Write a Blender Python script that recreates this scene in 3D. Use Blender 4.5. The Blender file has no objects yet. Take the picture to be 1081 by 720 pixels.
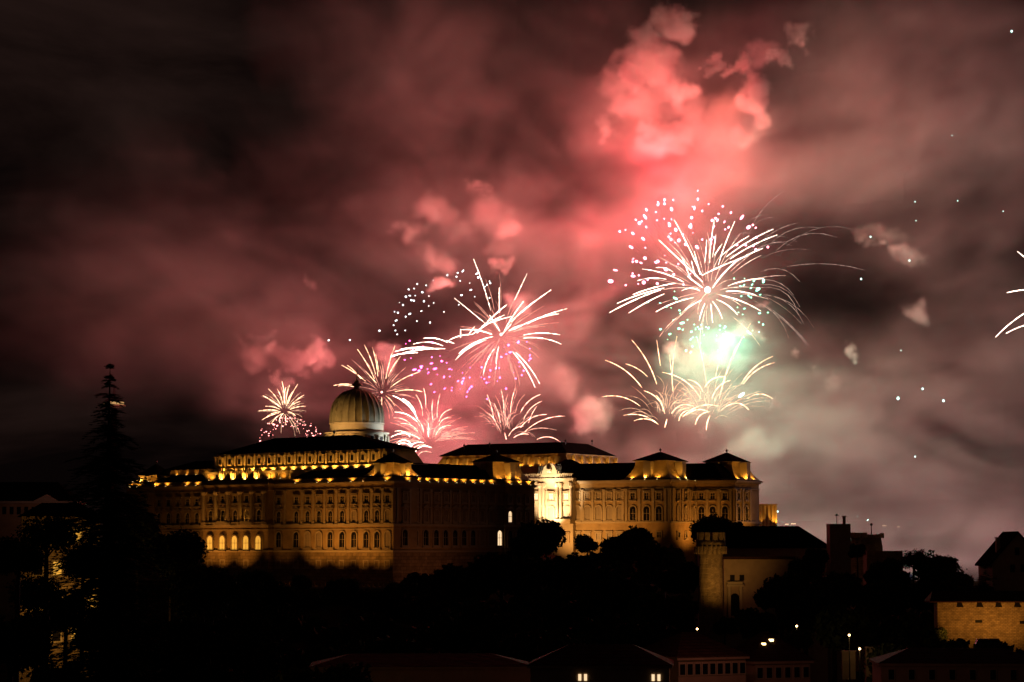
import bpy, bmesh, math, random
import numpy as np
from mathutils import Vector, Matrix, noise
R = math.radians
random.seed(7); rng = np.random.default_rng(11)
C = bpy.context.scene
COL = C.collection

# ------------------------------------------------------------------ camera
W0, H0, FPX, EYE, HORIZ = 1081.0, 720.0, 2543.0, 60.0, 580.0
TH = math.atan((HORIZ - 360.0) / FPX)
cam_d = bpy.data.cameras.new('camera'); cam_d.lens = FPX / W0 * 36.0; cam_d.sensor_width = 36.0
cam_d.clip_end = 40000; cam_d.clip_start = 0.5
cam = bpy.data.objects.new('camera', cam_d); COL.objects.link(cam)
cam.location = (0, 0, EYE); cam.rotation_euler = (math.pi / 2 + TH, 0, 0)
C.camera = cam
# ------------------------------------------------------------------ night sky
w = bpy.data.worlds.new('World'); C.world = w; w.use_nodes = True
nt = w.node_tree; nt.nodes.clear()
wo = nt.nodes.new('ShaderNodeOutputWorld'); bg = nt.nodes.new('ShaderNodeBackground')
tc = nt.nodes.new('ShaderNodeTexCoord'); mp = nt.nodes.new('ShaderNodeMapping')
mp.inputs['Scale'].default_value = (2.2, 2.2, 8.0); mp.inputs['Rotation'].default_value = (0, R(8), 0)
nz = nt.nodes.new('ShaderNodeTexNoise'); nz.inputs['Scale'].default_value = 2.2; nz.inputs['Detail'].default_value = 7
nz.inputs['Roughness'].default_value = .55; nz.inputs['Distortion'].default_value = .6
cr = nt.nodes.new('ShaderNodeValToRGB')
cr.color_ramp.elements[0].position = .40; cr.color_ramp.elements[0].color = (.0025, .0013, .0012, 1)
cr.color_ramp.elements[1].position = .75; cr.color_ramp.elements[1].color = (.022, .011, .009, 1)
nt.links.new(tc.outputs['Generated'], mp.inputs[0]); nt.links.new(mp.outputs[0], nz.inputs['Vector'])
nt.links.new(nz.outputs[0], cr.inputs[0]); nt.links.new(cr.outputs[0], bg.inputs[0]); nt.links.new(bg.outputs[0], wo.inputs[0])
bg.inputs[1].default_value = .8
# ------------------------------------------------------------------ exposure and sampling
C.view_settings.view_transform = 'Standard'; C.view_settings.look = 'None'
C.view_settings.exposure = 0.0; C.view_settings.gamma = 1.0
C.render.engine = 'CYCLES'
cy = C.cycles
cy.use_denoising = True
cy.max_bounces = 4; cy.diffuse_bounces = 2; cy.glossy_bounces = 1; cy.volume_bounces = 0; cy.transparent_max_bounces = 8
cy.use_light_tree = True; cy.volume_max_steps = 256; cy.volume_step_rate = 1.0
cy.sample_clamp_indirect = 4.0; cy.sample_clamp_direct = 0.0
cy.caustics_reflective = False; cy.caustics_refractive = False

# ------------------------------------------------------------------ helpers
def at(px, py, Y):
    """world point seen at photo pixel (px,py), at depth Y"""
    dx = (px - 540.5) / FPX; dy = (360.0 - py) / FPX
    d = Vector((dx, math.cos(TH) - dy * math.sin(TH), math.sin(TH) + dy * math.cos(TH)))
    return Vector((0, 0, EYE)) + d * (Y / d.y)
def zat(py, Y): return at(540.5, py, Y).z

def material(name, col, rough=.8, noise_amt=.25, scale=1.0, bump=.0, metal=0.0, brick=None, emit=None, es=1.0, spec=.3):
    m = bpy.data.materials.new(name); m.use_nodes = True; n = m.node_tree; b = n.nodes['Principled BSDF']
    b.inputs['Roughness'].default_value = rough; b.inputs['Metallic'].default_value = metal
    b.inputs['Specular IOR Level'].default_value = spec
    tcn = n.nodes.new('ShaderNodeTexCoord')
    t = n.nodes.new('ShaderNodeTexNoise'); t.inputs['Scale'].default_value = scale; t.inputs['Detail'].default_value = 6
    n.links.new(tcn.outputs['Object'], t.inputs['Vector'])
    mx = n.nodes.new('ShaderNodeMixRGB')
    mx.inputs[1].default_value = tuple(c * (1 - noise_amt) for c in col) + (1,)
    mx.inputs[2].default_value = tuple(min(1, c * (1 + noise_amt)) for c in col) + (1,)
    n.links.new(t.outputs[0], mx.inputs[0]); out = mx.outputs[0]
    if brick:
        bw, bh, mort = brick
        geo = n.nodes.new('ShaderNodeNewGeometry')
        sep = n.nodes.new('ShaderNodeSeparateXYZ'); n.links.new(tcn.outputs['Object'], sep.inputs[0])
        ad = n.nodes.new('ShaderNodeMath'); ad.operation = 'ADD'
        n.links.new(sep.outputs[0], ad.inputs[0]); n.links.new(sep.outputs[1], ad.inputs[1])
        cb = n.nodes.new('ShaderNodeCombineXYZ'); n.links.new(ad.outputs[0], cb.inputs[0]); n.links.new(sep.outputs[2], cb.inputs[1])
        br = n.nodes.new('ShaderNodeTexBrick'); br.inputs['Scale'].default_value = 1
        br.inputs['Brick Width'].default_value = bw; br.inputs['Row Height'].default_value = bh
        br.inputs['Mortar Size'].default_value = mort; br.inputs['Color1'].default_value = (1, 1, 1, 1)
        br.inputs['Color2'].default_value = (.6, .58, .55, 1); br.inputs['Mortar'].default_value = (.3, .3, .3, 1)
        n.links.new(cb.outputs[0], br.inputs['Vector'])
        ml = n.nodes.new('ShaderNodeMixRGB'); ml.blend_type = 'MULTIPLY'; ml.inputs[0].default_value = .8
        n.links.new(out, ml.inputs[1]); n.links.new(br.outputs[0], ml.inputs[2]); out = ml.outputs[0]
    n.links.new(out, b.inputs['Base Color'])
    if bump:
        bp = n.nodes.new('ShaderNodeBump'); bp.inputs['Strength'].default_value = bump; bp.inputs['Distance'].default_value = .3
        n.links.new(t.outputs[0], bp.inputs['Height']); n.links.new(bp.outputs[0], b.inputs['Normal'])
    if emit:
        b.inputs['Emission Color'].default_value = tuple(emit) + (1,); b.inputs['Emission Strength'].default_value = es
        m.cycles.emission_sampling = 'NONE'
    return m
def glow(name, col, s):
    m = bpy.data.materials.new(name); m.use_nodes = True; n = m.node_tree; n.nodes.clear()
    o = n.nodes.new('ShaderNodeOutputMaterial'); e = n.nodes.new('ShaderNodeEmission')
    e.inputs[0].default_value = tuple(col) + (1,); e.inputs[1].default_value = s
    if 'trail' in name:                 # burning metal sputters: brightness varies along the streak
        tcn = n.nodes.new('ShaderNodeTexCoord'); t = n.nodes.new('ShaderNodeTexNoise'); t.inputs['Scale'].default_value = .55; t.inputs['Detail'].default_value = 3
        r = n.nodes.new('ShaderNodeMapRange'); r.inputs[1].default_value = .32; r.inputs[2].default_value = .68; r.inputs[3].default_value = s * .35; r.inputs[4].default_value = s * 1.9
        n.links.new(tcn.outputs['Object'], t.inputs['Vector']); n.links.new(t.outputs[0], r.inputs[0]); n.links.new(r.outputs[0], e.inputs[1])
    n.links.new(e.outputs[0], o.inputs[0]); m.cycles.emission_sampling = 'NONE'
    return m
M = {}
M['stone'] = material('palace_limestone', (.36, .25, .12), .9, .55, .35, .6)
M['rustic'] = material('rusticated_limestone', (.32, .23, .12), .9, .65, .6, .9, brick=(2.4, 1.0, .07))
M['trim'] = material('pale_trim_stone', (.40, .32, .21), .8, .2, .4)
M['roof'] = material('dark_slate_roof', (.013, .010, .009), 1.0, .4, .6, .3, brick=(.9, .6, .04), spec=0.0)
M['glass'] = material('dark_window_glass', (.008, .007, .006), .3, .1, .3, spec=.2)
M['dim_glass'] = material('dim_window_curtain', (.30, .24, .17), .5, .3, .8)
M['lit_glass'] = material('lit_window', (.5, .4, .25), .5, .5, 1.5, emit=(1.0, .70, .40), es=1.1)
M['gold_glass'] = material('lit_loggia_opening', (.5, .4, .2), .5, .3, .8, emit=(1.0, .48, .06), es=.75)
M['copper'] = material('patinated_copper', (.20, .165, .095), .6, .5, .5, .4, metal=.1)
M['iron'] = material('dark_iron', (.02, .018, .016), .5, .2, 1)
M['bark'] = material('bark', (.045, .032, .022), .9, .3, 3)
M['leaf'] = material('foliage', (.045, .055, .022), .95, .5, .8, spec=.05)
M['needle'] = material('conifer_needles', (.028, .045, .022), .95, .4, .8, spec=.05)
M['ground'] = material('hill_grass', (.02, .02, .012), 1.0, .5, .08, spec=0.0)
M['tower'] = material('rubble_stone', (.38, .27, .15), .95, .75, .9, 1.0, brick=(.62, .27, .03))
M['plaster'] = material('ochre_plaster', (.36, .26, .17), .9, .3, .7)
M['tile'] = material('clay_roof_tiles', (.07, .032, .022), .95, .4, .8, .3, brick=(.5, .35, .05), spec=.05)
M['lens'] = glow('floodlight_lens', (1, .72, .28), 6.0)
M['bulb'] = glow('street_bulb', (1, .62, .26), 9.0)

def tag(o, label=None, cat=None, group=None, kind=None):
    if label: o['label'] = label
    if cat: o['category'] = cat
    if group: o['group'] = group
    if kind: o['kind'] = kind
    return o
def empty(name, loc=(0, 0, 0), rz=0.0, **kw):
    o = bpy.data.objects.new(name, None); COL.objects.link(o); o.location = loc; o.rotation_euler = (0, 0, rz)
    return tag(o, **kw)
def link(name, me, parent=None, loc=None, rz=0.0):
    o = bpy.data.objects.new(name, me); COL.objects.link(o)
    if parent: o.parent = parent
    if loc is not None: o.location = loc
    o.rotation_euler = (0, 0, rz)
    return o
class MB:
    """collects shapes of ONE part, then becomes one mesh object"""
    def __init__(s): s.v = []; s.f = []; s.mi = []; s.mats = []; s.cur = 0
    def mat(s, m):
        if m not in s.mats: s.mats.append(m)
        s.cur = s.mats.index(m); return s
    def add(s, vs, fs):
        b = len(s.v); s.v += [tuple(v) for v in vs]; s.f += [tuple(b + i for i in f) for f in fs]; s.mi += [s.cur] * len(fs)
        return s
    def box(s, x0, x1, y0, y1, z0, z1):
        return s.add([(x0, y0, z0), (x1, y0, z0), (x1, y1, z0), (x0, y1, z0), (x0, y0, z1), (x1, y0, z1), (x1, y1, z1), (x0, y1, z1)],
                     [(0, 3, 2, 1), (4, 5, 6, 7), (0, 1, 5, 4), (1, 2, 6, 5), (2, 3, 7, 6), (3, 0, 4, 7)])
    def frus(s, x0, x1, y0, y1, z0, ix, iy, z1):
        return s.add([(x0, y0, z0), (x1, y0, z0), (x1, y1, z0), (x0, y1, z0), (x0 + ix, y0 + iy, z1), (x1 - ix, y0 + iy, z1), (x1 - ix, y1 - iy, z1), (x0 + ix, y1 - iy, z1)],
                     [(0, 3, 2, 1), (4, 5, 6, 7), (0, 1, 5, 4), (1, 2, 6, 5), (2, 3, 7, 6), (3, 0, 4, 7)])
    def lathe(s, prof, cx, cy, n=32, flute=0.0, nf=0):
        vs = []
        for r, z in prof:
            for k in range(n):
                a = 2 * math.pi * k / n; rr = r * (1 + flute * (abs(math.cos(a * nf / 2)) ** 10)) if nf else r
                vs.append((cx + rr * math.cos(a), cy + rr * math.sin(a), z))
        fs = []
        for i in range(len(prof) - 1):
            for k in range(n): fs.append((i * n + k, i * n + (k + 1) % n, (i + 1) * n + (k + 1) % n, (i + 1) * n + k))
        fs.append(tuple(range(n))[::-1]); fs.append(tuple((len(prof) - 1) * n + k for k in range(n)))
        return s.add(vs, fs)
    def tube(s, pts, rad, n=5):
        pts = [Vector(p) for p in pts]; vs = []; L = len(pts)
        for i, p in enumerate(pts):
            t = (pts[min(i + 1, L - 1)] - pts[max(i - 1, 0)]).normalized()
            a = t.cross(Vector((0, 1, 0.01))).normalized(); b = t.cross(a)
            r = rad[i] if hasattr(rad, '__len__') else rad
            for k in range(n):
                g = 2 * math.pi * k / n; vs.append(p + a * (r * math.cos(g)) + b * (r * math.sin(g)))
        fs = [(i * n + k, i * n + (k + 1) % n, (i + 1) * n + (k + 1) % n, (i + 1) * n + k) for i in range(L - 1) for k in range(n)]
        fs.append(tuple(range(n))[::-1]); fs.append(tuple((L - 1) * n + k for k in range(n)))
        return s.add(vs, fs)
    def ball(s, c, r, seg=8, ring=5):
        return s.lathe([(r * max(.03, math.sin(math.pi * i / ring)), c[2] - r * math.cos(math.pi * i / ring)) for i in range(ring + 1)], c[0], c[1], seg)
    def mesh(s, name, smooth=False):
        me = bpy.data.meshes.new(name); me.from_pydata(s.v, [], s.f)
        for m in s.mats: me.materials.append(m)
        me.polygons.foreach_set('material_index', s.mi)
        if smooth: me.polygons.foreach_set('use_smooth', [True] * len(s.f))
        me.update()
        bm = bmesh.new(); bm.from_mesh(me); bmesh.ops.recalc_face_normals(bm, faces=bm.faces); bm.to_mesh(me); bm.free()
        return me
    def build(s, name, m=None, parent=None, smooth=False, loc=None, rz=0.0):
        if m is not None:
            s.mats = [m]; s.mi = [0] * len(s.f)
        return link(name, s.mesh(name, smooth), parent, loc, rz)
    def xf(s, mat):
        s.v = [tuple(mat @ Vector(v)) for v in s.v]; return s

def lamp(kind, loc, energy, col, parent=None, size=.2, target=None, cone=90, blend=.5, name=None):
    d = bpy.data.lights.new((name or 'lamp') + '_light', kind); d.energy = energy * (2.0 if name == 'floodlight' else 1); d.color = col
    if kind in ('POINT', 'SPOT'): d.shadow_soft_size = size
    if kind == 'SPOT': d.spot_size = R(cone); d.spot_blend = blend
    o = bpy.data.objects.new((name or 'lamp') + '_light', d); COL.objects.link(o)
    o.location = loc
    if target is not None:
        o.rotation_euler = (Vector(target) - Vector(loc)).to_track_quat('-Z', 'Y').to_euler()
    if parent: o.parent = parent
    return o

# ------------------------------------------------------------------ ground
def ground_z(x, y):
    hill = 1 / (1 + math.exp(-max(-600, (y - 590) / 1) / 38)); back = 1 / (1 + math.exp(min(60, (y - 960) / 30)))
    side = 1.0
    z = 22 + 28 * hill * back * side - 22 * (1 - back)
    if 300 < y < 1200: z += 2.0 * noise.noise(Vector((x / 60, y / 60, 0)))
    # the right hand bastions stand lower
    k = 1 / (1 + math.exp(-max(-600, x - 60) / 12)); m_ = math.exp(-((y - 560) / 110) ** 2)
    z -= 4 * k * m_
    d = math.hypot(x, y)
    if y > 4000: z += 150 * min(1, (y - 4000) / 2500) * (.7 + .5 * noise.noise(Vector((x / 2500, 0, 0))))
    return z
def build_ground():
    xs = list(np.linspace(-500, 500, 81)); xs = [-9000, -4000, -2000, -1000] + xs + [1000, 2000, 4000, 9000]
    ys = list(np.linspace(-200, 1300, 101)) + [1600, 2200, 3000, 4000, 4600, 5300, 6500, 9000, 15000]
    vs = [(x, y, ground_z(x, y)) for y in ys for x in xs]; n = len(xs)
    fs = [(j * n + i, j * n + i + 1, (j + 1) * n + i + 1, (j + 1) * n + i) for j in range(len(ys) - 1) for i in range(n - 1)]
    b = MB().mat(M['ground']).add(vs, fs); o = b.build('ground', None, None, True); tag(o, kind='structure')
build_ground()

# ------------------------------------------------------------------ palace frames
class Frame:
    def __init__(s, px, Y, ang):           # ang: angle of the right-going face from the picture plane
        s.o = at(px, HORIZ, Y); s.a = ang
        s.ux, s.uy = math.cos(ang), math.sin(ang); s.vx, s.vy = -math.sin(ang), math.cos(ang)
    def world(s, u, v): return (s.o.x + u * s.ux + v * s.vx, s.o.y + u * s.uy + v * s.vy)
    def px(s, u, v):
        x, y = s.world(u, v); return 540.5 + FPX * x / (y * math.cos(TH) )   # near horizon
    def solve(s, px, u=None, v=None):
        lo, hi = -200.0, 400.0
        f = (lambda t: s.px(u, t)) if u is not None else (lambda t: s.px(t, v))
        inc = f(hi) > f(lo)
        for _ in range(60):
            m = (lo + hi) / 2
            if (f(m) < px) == inc: lo = m
            else: hi = m
        return (lo + hi) / 2
    def z(s, py, u, v): return zat(py, s.world(u, v)[1])

# window meshes, local: x across, -y outward, z up from the sill
def win_mesh(kind, glass):
    b = MB()
    if kind == 'square': wd, h, arch = .62, 1.7, 0
    elif kind == 'arched': wd, h, arch = .68, 2.3, 1
    elif kind == 'tall': wd, h, arch = .85, 3.2, 1
    elif kind == 'loggia': wd, h, arch = 1.0, 2.7, 1
    else: wd, h, arch = .6, 1.5, 0
    n = 8
    def outline(e):
        w_ = wd + e; pts = [(-w_, -e)] + [(w_, -e)]
        if arch:
            pts += [(w_ * math.cos(math.pi * k / n), h + w_ * math.sin(math.pi * k / n)) for k in range(n + 1)]
        else: pts += [(w_, h + e), (-w_, h + e)]
        return pts
    def slab(pts, y0, y1):
        k = len(pts); vs = [(x, y0, z) for x, z in pts] + [(x, y1, z) for x, z in pts]
        fs = [tuple(range(k)), tuple(range(k, 2 * k))[::-1]] + [(i, (i + 1) % k, k + (i + 1) % k, k + i) for i in range(k)]
        b.add(vs, fs)
    b.mat(M['trim'])
    fo, fi = outline(.32), outline(0)
    k = len(fo)
    ft = -.34
    vs = [(x, 0, z) for x, z in fo] + [(x, ft, z) for x, z in fo] + [(x, 0, z) for x, z in fi] + [(x, ft, z) for x, z in fi]
    fs = []
    for i in range(k):
        j = (i + 1) % k
        fs += [(i, j, k + j, k + i), (k + i, k + j, 3 * k + j, 3 * k + i), (3 * k + i, 3 * k + j, 2 * k + j, 2 * k + i)]
    b.add(vs, fs)
    b.box(-wd - .5, wd + .5, -.6, 0, -.62, -.34)                        # sill
    if kind in ('square', 'arched'): b.box(-wd - .55, wd + .55, -.62, 0, h + (wd if arch else 0) + .45, h + (wd if arch else 0) + .72)
    if kind == 'arched':
        t = h + wd + .72
        b.add([(-1.1, -.5, t), (1.1, -.5, t), (0, -.5, t + .7), (-1.1, 0, t), (1.1, 0, t), (0, 0, t + .7)], [(0, 1, 2), (3, 5, 4), (0, 2, 5, 3), (1, 4, 5, 2), (0, 3, 4, 1)])
    b.mat(glass); slab(outline(-.003), -.06, -.03)
    b.mat(M['trim'])
    b.box(-.05, .05, -.12, -.07, 0, h); b.box(-wd, wd, -.12, -.065, h * .62, h * .62 + .1)
    return b.mesh('window')
WM = {}
def window(parent, kind, gl, x, y, z, rz):
    k = (kind, gl)
    if k not in WM: WM[k] = win_mesh(kind, M[gl])
    o = link('window', WM[k], parent, (x, y, z - .15), rz); o.scale = (1.22, 1, 1.12); return o

AMBER = (1.0, .44, .055)
def floodlight(parent, x, y, z, nx, ny, e=60, cone=125, back=.55, col=AMBER, tilt=.25):
    """small uplighter standing off a wall whose outward normal is (nx,ny)"""
    b = MB(); b.mat(M['iron']).box(-.22, .22, -.14, .14, -.18, .0); b.mat(M['lens']).box(-.17, .17, -.1, .1, .003, .03)
    o = b.build('floodlight', None, parent, loc=(x + nx * back, y + ny * back, z), rz=math.atan2(ny, nx) + math.pi / 2)
    l = lamp('SPOT', (0, 0, .08), e, col, None, .08, cone=cone, blend=.6, name='floodlight')
    l.parent = parent; p = Vector((x + nx * back, y + ny * back, z + .08)); l.location = p
    l.rotation_euler = (Vector((-nx * tilt, -ny * tilt, 1))).to_track_quat('-Z', 'Y').to_euler()
    return o

def finial(parent, x, y, z, h=2.2):
    b = MB(); b.tube([(x, y, z - .4), (x, y, z + h)], [.16, .05], 6); b.ball((x, y, z + h * .55), .42)
    return b.build('finial', M['iron'], parent)

# ================================================================== main palace block
F1 = Frame(415, 700, R(50)); Z0 = 50.0
def z1(py, u=0, v=0): return F1.z(py, u, v) - Z0
pal = empty('palace', (F1.o.x, F1.o.y, Z0), F1.a,
            label='huge floodlit baroque palace block with mansard roofs and amber lights under its eaves', cat='palace')
UB = F1.solve(561, v=0); VA = F1.solve(136, u=0)
ZC = z1(503); ZS1 = z1(554); ZS2 = z1(582); ZB = z1(609)
v_l, v_r = F1.solve(214, u=-2.2), F1.solve(283, u=-2.2)     # risalit: v_l > v_r
v_a = F1.solve(307, u=-1.0)
# walls
b = MB().mat(M['stone']); b.box(0, UB, 0, VA, ZS2, ZC - 1.9); b.mat(M['rustic']).box(-.25, UB + .25, -.25, VA + .25, -20, ZS2); b.build('wall', None, pal)
b = MB(); b.mat(M['stone']); b.box(-2.2, .3, v_r, v_l, ZS2 + .01, ZC - 1.88)
b.mat(M['rustic']); b.box(-2.5, .3, v_r - .2, v_l + .2, -20, ZS2 + .005); b.build('projecting_bay', None, pal)
# end pavilions (slight projection)
def pav_wall(x0, x1, y0, y1):
    b = MB(); b.mat(M['stone']).box(x0, x1, y0, y1, ZS2 + .01, ZC - 1.88); b.mat(M['rustic']).box(x0 - .2, x1 + .2, y0 - .2, y1 + .2, -20, ZS2 + .004); b.build('corner_pavilion', None, pal)
vp = F1.solve(380, u=-.8); up1 = 9.5; up2 = F1.solve(533, v=-.8); vpl = F1.solve(162, u=-.8)
pav_wall(-.8, up1, -.8, vp); pav_wall(up2, UB + .6, -.8, 12); pav_wall(-.8, 10, vpl, VA + .6)
# horizontal courses
def courses(zs, out, name, m):
    b = MB()
    for z0_, z1_, o_ in zs:
        b.box(-o_, UB + o_, -o_, VA + o_, z0_, z1_)
        b.box(-2.2 - o_, .2, v_r - o_, v_l + o_, z0_ + .01, z1_ + .01)
        b.box(-.8 - o_, up1 + o_, -.8 - o_, vp + o_, z0_ + .02, z1_ + .02)
        b.box(up2 - o_, UB + .6 + o_, -.8 - o_, 12, z0_ + .02, z1_ + .02); b.box(-.8 - o_, 10, vpl - o_, VA + .6 + o_, z0_ + .02, z1_ + .02)
    return b.build(name, m, pal)
courses([(ZC - 2.0, ZC - 1.55, .5), (ZC - 1.55, ZC - 1.3, 1.1)], 1, 'cornice', M['trim'])
courses([(ZC - 1.3, ZC - .04, .05)], 1, 'parapet', M['stone'])
courses([(ZC - .06, ZC + .16, .75)], 1, 'gutter', M['roof'])
courses([(ZS1 - .35, ZS1 + .35, .55), (ZS1 - 1.3, ZS1 - 1.0, .2)], 1, 'string_course', M['trim'])
courses([(ZS2 - .3, ZS2 + .3, .45)], 1, 'string_course', M['trim'])
courses([(ZC - 3.4, ZC - 3.15, .22)], 1, 'string_course', M['trim'])
# roof apron behind the eaves: dark sloping roof
ZM = z1(489.5, 9, 20)
b = MB(); b.frus(-.4, UB + .3, -.4, VA + .3, ZC + .16, 7.6, 7.6, ZM - 1.7); b.build('roof', M['roof'], pal)
b = MB(); b.frus(1, UB - .5, 1.0, 13.5, ZC + .2, 14, 6.1, z1(489.5, 25, 8)); b.build('roof', M['roof'], pal)
# mansard storey on the long face
MU = 8.5
mv0, mv1 = F1.solve(417, u=MU), F1.solve(222, u=MU)
zE = z1(477, MU, 40); MD = 13
b = MB().mat(M['stone']); b.frus(MU, MU + MD, mv0, mv1, ZM - .3, 1.8, 2.6, zE); b.build('mansard_storey', None, pal)
b = MB(); b.box(MU - .6, MU + MD + .6, mv0 - .7, mv1 + .7, ZM - 1.6, ZM - .2); b.build('parapet', M['trim'], pal)
b = MB(); b.box(MU + .9, MU + MD - .9, mv0 + 1.6, mv1 - 1.6, zE - .05, zE + .3); b.build('mansard_eave', M['trim'], pal)
b = MB(); b.frus(MU + .6, MU + MD - .6, mv0 + 1.2, mv1 - 1.2, zE + .33, 5.2, 21, z1(460.8, MU + 6, 45)); b.build('roof', M['roof'], pal)
for px_ in (285, 352): finial(pal, MU + 6.5, F1.solve(px_, u=MU + 6.5), z1(461.5, MU + 6.5, 60), 1.8)
# bays of the mansard: dormers and uplighters
n_b = 17; dv = (mv1 - mv0 - 4) / n_b
for i in range(n_b):
    v = mv0 + 2 + dv * (i + .5)
    d = MB(); d.mat(M['trim']).box(MU - .25, MU + 2, v - .95, v + .95, ZM + .6, ZM + 3.2)
    d.add([(MU - .4, v - 1.2, ZM + 3.2), (MU - .4, v + 1.2, ZM + 3.2), (MU - .4, v, ZM + 3.95), (MU + 2.2, v - 1.2, ZM + 3.2), (MU + 2.2, v + 1.2, ZM + 3.2), (MU + 2.2, v, ZM + 3.95)],
          [(0, 1, 2), (3, 5, 4), (0, 2, 5, 3), (1, 4, 5, 2), (0, 3, 4, 1)])
    d.mat(M['glass']).box(MU - .29, MU - .26, v - .5, v + .5, ZM + 1.0, ZM + 2.7); d.build('dormer', None, pal)
    d = MB(); vb = v + dv / 2
    d.box(MU - .12, MU + 1.6, vb - .35, vb + .35, ZM - .1, zE - .4); d.build('bracket', M['trim'], pal)
    floodlight(pal, MU - .6, v + dv / 2, ZM - 1.25, -1, 0, 420, 140, .75, tilt=.42)
for u_ in (MU + 4, MU + 9): floodlight(pal, u_, mv0 - .7, ZM - 1.25, 0, -1, 300, 140, .75, tilt=.42)
# attic over the projecting bay
za = z1(497, -2, 55); v_a = F1.solve(308, u=0)
b = MB(); b.mat(M['stone']).box(-1.4, MU, v_a, v_l + .2, ZC - .1, za - .5); b.mat(M['trim']).box(-2.2, MU, v_a - .8, v_l + 1.0, za - .5, za); b.box(-1.9, MU, v_a - .5, v_l + .7, za - .9, za - .5); b.build('attic', None, pal)
for px_ in (218, 226.5, 284, 292.5, 304):
    v = F1.solve(px_, u=-1.4); b = MB(); b.box(-1.85, -1.4, v - .55, v + .55, ZC, za - .9); b.box(-2.0, -1.4, v - .75, v + .75, za - 1.4, za - .9); b.build('pilaster', M['trim'], pal)
# sculpted panels with statue groups, uplit
for px_ in (236, 248, 260.5, 273):
    v = F1.solve(px_, u=-1.4); b = MB()
    b.box(-1.75, -1.4, v - 1.7, v + 1.7, ZC + .2, za - 1.0)
    for s_ in (-1.15, 0, 1.15):
        b.lathe([(.5, ZC + .1), (.42, ZC + 1.2), (.6, ZC + 2.2), (.5, ZC + 2.9), (.2, ZC + 3.2), (.3, ZC + 3.5), (.12, ZC + 3.9)], -2.1, v + s_, 8)
    b.build('statue_group', M['trim'], pal)
for px_, e in ((223.5, 420), (236, 1100), (248, 1100), (260.5, 1000), (273, 1000), (286, 500), (299, 220)):
    floodlight(pal, -1.9, F1.solve(px_, u=-1.4), ZC + .25, -1, 0, e, 140, 1.0, tilt=.45)
# windows + pilasters on long face
def face_a(px_, u, rows, gl=None, kinds=None):
    v = F1.solve(px_, u=u)
    for i, (py, kind) in enumerate(rows):
        g = 'dim_glass' if random.random() < .1 else 'glass'
        if gl: g = gl.get(kind, g)
        window(pal, kind, g, u, v, z1(py), -math.pi / 2)
ROWS = [(529.5, 'square'), (550, 'arched'), (577, 'tall'), (598, 'base')]
for px_ in (313, 325, 337, 349, 361.5, 374): face_a(px_, 0, ROWS)
for px_ in (387, 398.5, 409.5): face_a(px_, -.8, ROWS)
face_a(294.5, 0, ROWS)
for px_ in (142, 153): face_a(px_, -.8, ROWS)
for px_ in (168, 178, 188, 198, 208): face_a(px_, 0, ROWS)
for px_ in (222.5, 235.5, 248.5, 260.5, 273.5):
    face_a(px_, -2.2, [(527, 'square'), (548, 'arched'), (598, 'base')])
    v = F1.solve(px_, u=-2.2); window(pal, 'loggia', 'gold_glass', -2.5, v, z1(579.5), -math.pi / 2)
def pilaster_a(px_, u, r=.45, round_=False):
    v = F1.solve(px_, u=u); b = MB(); t = ZC - 3.4
    if round_:
        b.lathe([(.95, ZS1 + .35), (.95, ZS1 + 1.2), (.68, ZS1 + 1.5), (.6, t - 1), (.95, t - .3), (.95, t)], u - .75, v, 12)
        b.build('column', M['trim'], pal)
    else:
        b.box(u - .3, u, v - r, v + r, ZS1 + .36, t); b.box(u - .42, u, v - r - .18, v + r + .18, t - .7, t - .003); b.box(u - .42, u, v - r - .18, v + r + .18, ZS1 + .36, ZS1 + 1.3)
        b.build('pilaster', M['trim'], pal)
for px_ in (216.5, 229, 242, 254.5, 267, 280): pilaster_a(px_, -2.2, round_=True)
for px_ in (319, 331, 343, 355.5, 368, 301, 289): pilaster_a(px_, 0, .35)
for px_ in (381.5, 392.5, 404, 414): pilaster_a(px_, -.8, .5)
# balcony lights on the loggia level
for px_ in (236, 261):
    v = F1.solve(px_, u=-2.2); b = MB(); b.box(-3.6, -2.75, v - 1.9, v + 1.9, ZS1 + .36, ZS1 + .6); b.box(-3.6, -3.35, v - 1.9, v + 1.9, ZS1 + .6, ZS1 + 1.5); b.build('balcony', M['trim'], pal)
    floodlight(pal, -2.25, v, ZS1 + .8, -1, 0, 200, 120, .6)
# eave floodlights on the long face
for px_ in (313, 336, 348, 372, 385): floodlight(pal, 0, F1.solve(px_, u=0), ZC - 1.22, -1, 0, 230, 130, .8)
floodlight(pal, -.8, F1.solve(408.5, u=-.8), ZC - 1.22, -1, 0, 230, 130, .8)
for px_ in (165, 176, 197, 208): floodlight(pal, 0, F1.solve(px_, u=0), ZC - 1.22, -1, 0, 210, 130, .8)
for px_ in (138, 146): floodlight(pal, -.8, F1.solve(px_, u=-.8), ZC - 1.22, -1, 0, 210, 130, .8)
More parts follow.
